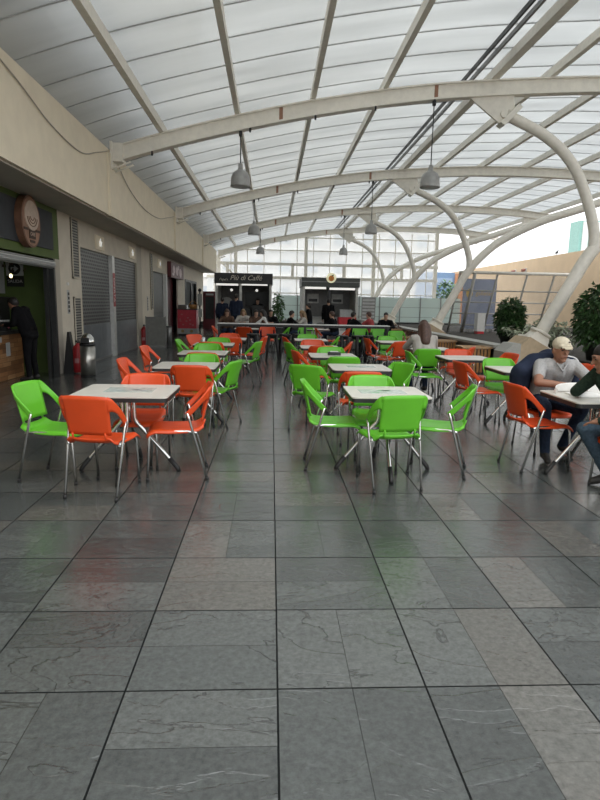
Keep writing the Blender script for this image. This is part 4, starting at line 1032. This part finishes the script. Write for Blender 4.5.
# ------------------------------------------------------------------ people
def cap_mesh(g, a, b, ra, rb, n=10):
    a, b = Vector(a), Vector(b); d = b-a; L = d.length
    if L < 1e-6: return g.ell(a, (ra,ra,ra), n)
    d.normalize(); pts = []; rs = []
    for k in range(4): t = PI/2*k/4; pts.append(a-d*ra*cos(t)); rs.append(max(ra*sin(t), .002))
    pts.append(a); rs.append(ra); pts.append(b); rs.append(rb)
    for k in range(1, 5): t = PI/2*k/4; pts.append(b+d*rb*sin(t)); rs.append(max(rb*cos(t), .002))
    return g.tube(pts, rs, n)
def blob(name, prims, mats, voxel, parent, smooth=4):
    """one continuous skin grown over tapered limbs and ellipsoids; the cloth of a face is that of the nearest limb"""
    g = MB()
    for p in prims:
        if p[1] == 'c': cap_mesh(g, *p[2:])
        else: g.ell(p[2], p[3], 14, 0, p[4] if len(p) > 4 else None)
    me = g.mesh('tmp', mats[0]); o = bpy.data.objects.new('tmp', me); COL.objects.link(o)
    r = o.modifiers.new('r', 'REMESH'); r.mode = 'VOXEL'; r.voxel_size = voxel
    s = o.modifiers.new('s', 'SMOOTH'); s.iterations = smooth; s.factor = .5
    dg = bpy.context.evaluated_depsgraph_get(); m2 = bpy.data.meshes.new_from_object(o.evaluated_get(dg))
    bpy.data.objects.remove(o); bpy.data.meshes.remove(me)
    m2.name = name; m2.materials.clear()
    for m in mats: m2.materials.append(m)
    n = len(m2.polygons); C = np.zeros(n*3); m2.polygons.foreach_get('center', C); C = C.reshape(-1,3)
    best = np.full(n, 1e9); idx = np.zeros(n, int)
    for p in prims:
        if p[1] == 'c':
            a = np.array(p[2]); b = np.array(p[3]); d = b-a; t = np.clip(((C-a)@d)/max(d@d,1e-9), 0, 1)
            q = np.linalg.norm(C-(a+t[:,None]*d), axis=1)-(p[4]+(p[5]-p[4])*t)
        else:
            v = C-np.array(p[2])
            if len(p) > 4: v = v @ np.array(p[4])
            rr = np.array(p[3]); q = (np.linalg.norm(v/rr, axis=1)-1)*rr.min()
        k = q < best; best[k] = q[k]; idx[k] = p[0]
    m2.polygons.foreach_set('material_index', idx.astype(np.int32)); m2.polygons.foreach_set('use_smooth', np.ones(n, bool)); m2.update()
    o = bpy.data.objects.new(name, m2); COL.objects.link(o); o.parent = parent
    return o
def headframe(turn, tilt):
    return Matrix.Rotation(turn, 3, 'Z') @ Matrix.Rotation(-tilt, 3, 'X')     # turn: + to own left, tilt: + looking down
def person(lb, loc, rz, J, skin, top, trousers, shoes, hair, sleeve='long', voxel=.014, turn=0, tilt=0, hands=True, hairkind='short', face=False, group=None, slim=1.0, name='person'):
    t = thing(name, lb, 'person', loc, rz, group)
    P = []; S_, T_, L_, F_ = 0, 1, 2, 3
    V = Vector
    hipL, hipR = V(J['hip'])+V((-.085,0,0)), V(J['hip'])+V((.085,0,0))
    sR, sL = V(J['shR']), V(J['shL']); neck = V(J['neck']); head = V(J['head']); mid = (sR+sL)/2
    k = slim
    P.append((L_,'c',hipL,hipR,.115*k,.115*k))
    for s, h, sh in ((-1,hipL,sL),(1,hipR,sR)):
        inn = mid+(sh-mid)*.55; up = h+(inn-h)*.18
        P.append((T_,'c',up,h+(inn-h)*.55,.118*k,.115*k)); P.append((T_,'c',h+(inn-h)*.5,inn+V((0,0,-.03)),.112*k,.105*k))
        P.append((T_,'c',neck+(sh-neck)*.25-V((0,0,.03)),sh,.062,.066))
    P.append((T_,'c',V(J['hip'])+V((0,0,.16)),mid-V((0,0,.06)),.12*k,.11*k))
    P.append((S_,'c',neck-V((0,0,.03)),head-V((0,0,.03)),.055,.053))
    R = headframe(turn, tilt); hv = lambda x,y,z: head+R@V((x,y,z))
    P.append((S_,'e',head,(.076,.093,.112),R)); P.append((S_,'e',hv(0,.028,-.055),(.056,.062,.064),R))
    if face:
        P += [(S_,'c',hv(0,.088,.018),hv(0,.112,-.022),.009,.015),(S_,'e',hv(.079,-.005,-.01),(.012,.022,.034),R),(S_,'e',hv(-.079,-.005,-.01),(.012,.022,.034),R),
              (S_,'c',hv(-.04,.083,.03),hv(.04,.083,.03),.012,.012),(S_,'c',hv(-.022,.09,-.055),hv(.022,.09,-.055),.009,.009),(S_,'e',hv(0,.075,-.098),(.026,.02,.018),R)]
    for a in 'RL':
        sh, el, wr = V(J['sh'+a]), V(J['el'+a]), V(J['wr'+a])
        if sleeve == 'short':
            c = sh+(el-sh)*.62; P += [(T_,'c',sh,c,.066,.062),(S_,'c',sh+(el-sh)*.5,el,.049,.043),(S_,'c',el,wr,.044,.029)]
        else: P += [(T_,'c',sh,el,.064,.052),(T_,'c',el,wr,.051,.038)]
        if hands:
            d = (wr-el).normalized(); side = d.cross(V((0,0,1)))
            if side.length < .2: side = d.cross(V((0,1,0)))
            side.normalize(); pn = side.cross(d)
            pc = wr+d*.055; P.append((S_,'c',wr,wr+d*.03,.028,.032)); P.append((S_,'e',pc,(.046,.040,.019),Matrix((side,d,pn)).transposed()))
            for q, ln in ((-.030,.058),(-.010,.070),(.010,.066),(.029,.050)):
                b0 = pc+d*.03+side*q; b1 = b0+d*ln*.55-pn*.004; b2 = b1+d*ln*.42-pn*.020
                P.append((S_,'c',b0,b1,.0095,.009)); P.append((S_,'c',b1,b2,.009,.0075))
            th = -1 if a == 'R' else 1
            b0 = wr+d*.03+side*th*.028; b1 = b0+d*.03+side*th*.025-pn*.008; P.append((S_,'c',b0,b1,.012,.011)); P.append((S_,'c',b1,b1+d*.032+side*th*.004-pn*.008,.011,.009))
        else: P.append((S_,'c',wr,wr+(wr-el).normalized()*.12,.033,.026))
        h = hipL if a == 'L' else hipR; kn, an, to = V(J['kn'+a]), V(J['an'+a]), V(J['to'+a])
        P += [(L_,'c',h,kn,.098*k,.066),(L_,'c',kn,an,.064,.050),(F_,'c',an-V((0,0,.02)),an-V((0,0,.035)),.048,.046),(F_,'c',an-V((0,0,.035))-(to-an).normalized()*.03,to,.042,.034)]
    mk = lambda nm, c, r=.75: mat(nm, c, r, var=.15, scale=12)
    body = blob('body', P, [skin, top, trousers, shoes], voxel, t)
    H = []
    if hairkind in ('short', 'long'):
        H.append((0,'e',hv(0,-.018,.022),(.083,.094,.108),R)); H.append((0,'e',hv(0,.0,.045),(.080,.092,.085),R))
        if hairkind == 'long':
            H.append((0,'c',hv(0,-.06,0),hv(0,-.10,-.27),.09,.085)); H.append((0,'c',hv(.06,-.04,.0),hv(.085,-.07,-.26),.05,.05)); H.append((0,'c',hv(-.06,-.04,.0),hv(-.085,-.07,-.26),.05,.05))
        if hairkind == 'short': H[0] = (0,'e',hv(0,-.024,.018),(.081,.090,.105),R); H[1] = (0,'e',hv(0,-.004,.052),(.078,.088,.074),R)
        blob('hair', H, [hair], max(voxel*.8,.011), t, 2)
    if face:
        g = MB(); 
        for s in (-1,1): g.ell(hv(s*.032,.083,.012), (.014,.008,.007), 8, 0, R)
        g.build('eyes', mat('eye_dark', (.02,.015,.012), .3), t)
        MB().tube([hv(-.024,.096,-.052), hv(0,.101,-.050), hv(.024,.096,-.052)], .0045, 6).build('mouth', mat('lip', (.22,.09,.07), .6), t)
        g = MB()
        for s in (-1,1): g.tube([hv(s*.015,.094,.034), hv(s*.034,.092,.038), hv(s*.05,.082,.033)], .005, 5)
        g.build('eyebrows', mat('brow', (.05,.035,.025), .8), t)
    return t, hv, R

SK = mat('skin_brown', (.26,.125,.075), .55, var=.08); SK2 = mat('skin_light', (.45,.27,.19), .55, var=.08)
C_BLK = mat('cloth_black', (.007,.007,.008), .85, var=.3); C_NAVY = mat('cloth_navy', (.020,.027,.048), .8, var=.2); C_JEAN = mat('denim', (.055,.085,.115), .85, var=.25, scale=40)
C_DJEAN = mat('dark_denim', (.022,.032,.055), .85, var=.25, scale=40); C_GREY = mat('shirt_grey', (.30,.30,.295), .8, var=.12, scale=60); C_GRN = mat('sweater_green', (.022,.036,.026), .9, var=.25, scale=50)
C_PALE = mat('coat_pale', (.40,.38,.35), .85); C_WHT = mat('cloth_white', (.6,.6,.58), .85); C_BRN = mat('cloth_brown', (.09,.055,.04), .85); C_RED = mat('cloth_red', (.33,.06,.06), .85); SHOE = mat('shoe_dark', (.02,.018,.016), .6)
H_DK = mat('hair_dark', (.012,.009,.008), .6); H_BR = mat('hair_brown', (.07,.036,.026), .55, var=.4, scale=40); H_BL = mat('hair_blond', (.22,.14,.07), .6)

def seated(lean=.06, arms='lap', z=0):
    J = dict(hip=(0,-.10,.55), shR=(.18,-.06+lean,.98), shL=(-.18,-.06+lean,.98), neck=(0,-.05+lean,1.04), head=(0,-.02+lean*1.2,1.17),
             knR=(.12,.33,.53), knL=(-.12,.33,.53), anR=(.13,.30,.10), anL=(-.13,.30,.10), toR=(.14,.44,.036), toL=(-.14,.44,.036))
    if arms == 'table': J.update(elR=(.27,.18+lean,.80), elL=(-.27,.18+lean,.80), wrR=(.10,.38+lean,.81), wrL=(-.10,.38+lean,.81))
    else: J.update(elR=(.25,-.02+lean,.72), elL=(-.25,-.02+lean,.72), wrR=(.12,.22,.66), wrL=(-.12,.22,.66))
    return J
def standing(h=1.7, lean=0, arm='down'):
    s = h/1.7; J = dict(hip=(0,0,.92), shR=(.185,lean,1.40), shL=(-.185,lean,1.40), neck=(0,lean,1.46), head=(0,.02+lean*1.3,1.59), elR=(.24,-.03+lean,1.12), elL=(-.24,-.03+lean,1.12), wrR=(.23,.08+lean,.88), wrL=(-.23,.08+lean,.88),
             knR=(.10,.02,.50), knL=(-.10,.02,.50), anR=(.11,-.02,.10), anL=(-.11,-.02,.10), toR=(.13,.14,.036), toL=(-.13,.14,.036))
    if arm == 'front': J.update(wrR=(.12,.26+lean,1.10), wrL=(-.12,.26+lean,1.10), elR=(.23,.03+lean,1.12), elL=(-.23,.03+lean,1.12))
    return {k: tuple(x*s if i == 2 or k[:2] not in ('an','to') else x for i, x in enumerate(v)) for k, v in J.items()}

# man in the cap
Jm = dict(hip=(0,-.08,.55), shR=(.175,.12,.955), shL=(-.175,.14,.955), neck=(0,.14,1.0), head=(0,.19,1.115), elR=(.31,.40,.805), elL=(-.25,.40,.81), wrR=(.05,.52,.79), wrL=(-.02,.56,.80),
          knR=(.22,.40,.56), knL=(-.13,.47,.55), anR=(.19,.42,.10), anL=(-.15,.12,.10), toR=(.22,.56,.036), toL=(-.17,.26,.036))
t, hv, R = person('man in beige cap and grey polo shirt with navy jacket on his shoulders', (2.98,5.97,0), PI, Jm, SK, C_GREY, C_DJEAN, SHOE, H_DK, sleeve='short', voxel=.0085, turn=.04, tilt=.12, face=True)
CAPM = mat('cap_beige', (.50,.45,.34), .85, var=.1, scale=40)
blob('cap', [(0,'e',hv(0,-.008,.055),(.088,.104,.085),R),(0,'c',hv(-.05,.08,.055),hv(.05,.08,.055),.016,.016)], [CAPM], .010, t, 3)
blob('cap_brim', [(0,'c',hv(-.062,.075,.052),hv(.062,.075,.052),.012,.012),(0,'c',hv(-.052,.11,.045),hv(.052,.11,.045),.011,.011),(0,'c',hv(-.032,.138,.037),hv(.032,.138,.037),.010,.010)], [mat('brim_beige', (.44,.39,.29), .85)], .007, t, 3)
MB().ell(hv(-.03,.082,.098), (.013,.006,.007), 8).build('cap_badge', DARKM, t)
g = MB(); g.tube([Vector((-.055,.235,.985)), Vector((0,.262,.90)), Vector((.055,.235,.985))], .011, 6); g.build('collar', C_GREY, t)
blob('jacket', [(0,'c',(.0,-.06,.95),(.0,-.14,.62),.16,.17),(0,'c',(.05,.02,1.0),(.20,.03,.97),.085,.10),(0,'c',(.20,.02,.97),(.34,.02,.84),.10,.10),(0,'c',(.33,.03,.86),(.32,-.04,.50),.105,.085),(0,'c',(.30,-.06,.8),(.22,-.16,.45),.11,.10),
               (0,'c',(-.06,.02,1.0),(-.20,.04,.96),.075,.085),(0,'c',(-.20,.02,.95),(-.27,-.02,.70),.085,.08),(0,'c',(-.2,-.1,.8),(-.18,-.16,.5),.1,.1)], [C_NAVY], .014, t, 4)
MB().tube(smooth_path([(-.10,.115,1.05),(-.19,.125,1.03),(-.26,.10,.96),(-.30,.07,.86)], 5), .008, 6).build('stripe', C_WHT, t)
# person at the right edge
Jp = dict(hip=(0,-.06,.55), shR=(.22,.26,.985), shL=(-.15,.14,.975), neck=(.06,.24,1.03), head=(.09,.285,1.135), elR=(.36,.36,.81), elL=(-.24,.20,.70), wrR=(.56,.20,.80), wrL=(-.08,.36,.63),
          knR=(.15,.37,.515), knL=(-.10,.28,.52), anR=(.17,.10,.10), anL=(-.12,.06,.10), toR=(.17,.24,.036), toL=(-.12,.20,.036))
person('person in dark green sweater and jeans leaning on the table beside the man', (3.09,4.60,0), PI/2, Jp, SK, C_GRN, C_JEAN, SHOE, H_DK, voxel=.010, slim=.92, turn=-.25, tilt=.3, face=True)
# white curled paper
t = thing('newspaper', 'white curled newspaper on the table before the man in the cap', 'paper', (2.88,5.17,.746))
g = MB()
def sheet(u, v):
    a = u*PI*1.15-.25; r = .15+.03*v
    return Vector((r*cos(a)*1.35-.02+.06*v, r*sin(a)*.75+.04, .006+.085*v*(.55+.45*cos(a-1.6))))
grid_mesh(g, sheet, 18, 6, .004)
g.rbox(-.10,.26,-.20,.10,.001,.012,.03); g.build('sheet', mat('paper_white', (.66,.66,.63), .7), t)
# woman with long hair, from behind
Jw = seated(.10, 'table'); 
person('woman with long brown hair and pale coat sitting with her back to the camera', (2.65,9.86,0), 0, Jw, SK2, C_PALE, C_DJEAN, SHOE, H_BR, voxel=.014, tilt=.2, hairkind='long')
# woman in black at the cafe
Jc = standing(1.60, .16, 'front'); Jc['head'] = (0,.30,1.43); Jc['neck'] = (0,.22,1.33)
person('woman dressed all in black leaning on the wooden cafe counter', (-4.50,11.02,0), math.radians(80), Jc, SK, C_BLK, C_BLK, SHOE, H_DK, voxel=.013, tilt=.35)
# people around the kiosks
VX = .02
def far(lb, x, y, az, J, top, legs, hair, skin=SK2, hk='short', tilt=.1): person(lb, (x,y,0), -math.radians(az), J, skin, top, legs, SHOE, hair, voxel=VX, tilt=tilt, hands=False, hairkind=hk, group='people near the kiosks')
far('person in dark navy clothes standing at the open left half of the coffee kiosk', -2.02, 24.1, 0, standing(1.72), C_NAVY, C_NAVY, H_DK)
far('tall person in navy coat standing before the white pillar of the coffee kiosk', -1.42, 23.6, 10, standing(1.86), C_NAVY, C_DJEAN, H_DK)
far('person in black standing at the counter of the juice kiosk', 2.38, 24.3, 0, standing(1.74), C_BLK, C_BLK, H_DK)
far('person in black jacket standing turned left, in front of the round white kiosk emblem', 1.42, 21.6, -80, standing(1.52,.04), C_BLK, C_DJEAN, H_DK)
far('vendor in dark clothes inside the coffee kiosk behind its machine', -.62, 26.1, 180, standing(1.7), C_BLK, C_BLK, H_DK)
SEAT = [(-1.56,20.6,180,C_BRN,H_BR,'long','seated person with brown hair farthest left behind the counter'),(-1.05,21.8,180,C_PALE,H_BL,'long','seated blond woman in pale coat before the coffee kiosk'),(-.55,20.4,160,C_BRN,H_DK,'short','seated person in brown jacket before the coffee kiosk'),
        (-.28,20.6,-90,C_WHT,H_DK,'long','seated woman in white jacket turned left before the coffee kiosk'),(-.02,21.8,180,C_BLK,H_DK,'short','seated person in black right of the woman in white'),
        (.66,19.8,80,C_BLK,H_DK,'short','seated man in dark jacket facing right, between the two kiosks'),(1.12,20.6,-100,C_PALE,H_BL,'long','seated blond woman facing left, between the two kiosks'),
        (2.10,19.8,-60,C_BLK,H_BR,'short','seated person in black left of the red and white cooler box'),(2.74,19.5,60,C_BLK,H_DK,'short','seated person in black right of the cooler box, leaning left'),(3.42,20.1,-60,C_RED,H_BR,'short','seated person in dull red beside the person in black'),(3.85,19.4,190,C_BLK,H_DK,'short','seated boy with dark hair at the right end of the counter')]
bn = None
for x, y, az, top, hair, hk, lb in SEAT:
    far(lb, x, y, az, seated(.05,'table'), top, C_DJEAN, hair, hk=hk)
    lb2 = 'grey cube seat of the '+lb.replace('seated ', '')
    a = math.radians(az)
    if bn is None:
        bn = thing('seat_cube', '', 'seat', (0,0,0), 0, 'seats under the people near the kiosks'); MB().rbox(-.19,.19,-.19,.19,.06,.44,.03).build('box', GREYM, bn); MB().box(-.17,.17,-.17,.17,0,.06).build('plinth', BLACK, bn); register(bn); o = bn
    else: o = dup(bn, (0,0,0), 0, lb2)
    o.location = (x-.1*sin(a), y-.1*cos(a), 0); o.rotation_euler = (0,0,-a); o['label'] = ' '.join(lb2.split()[:16])
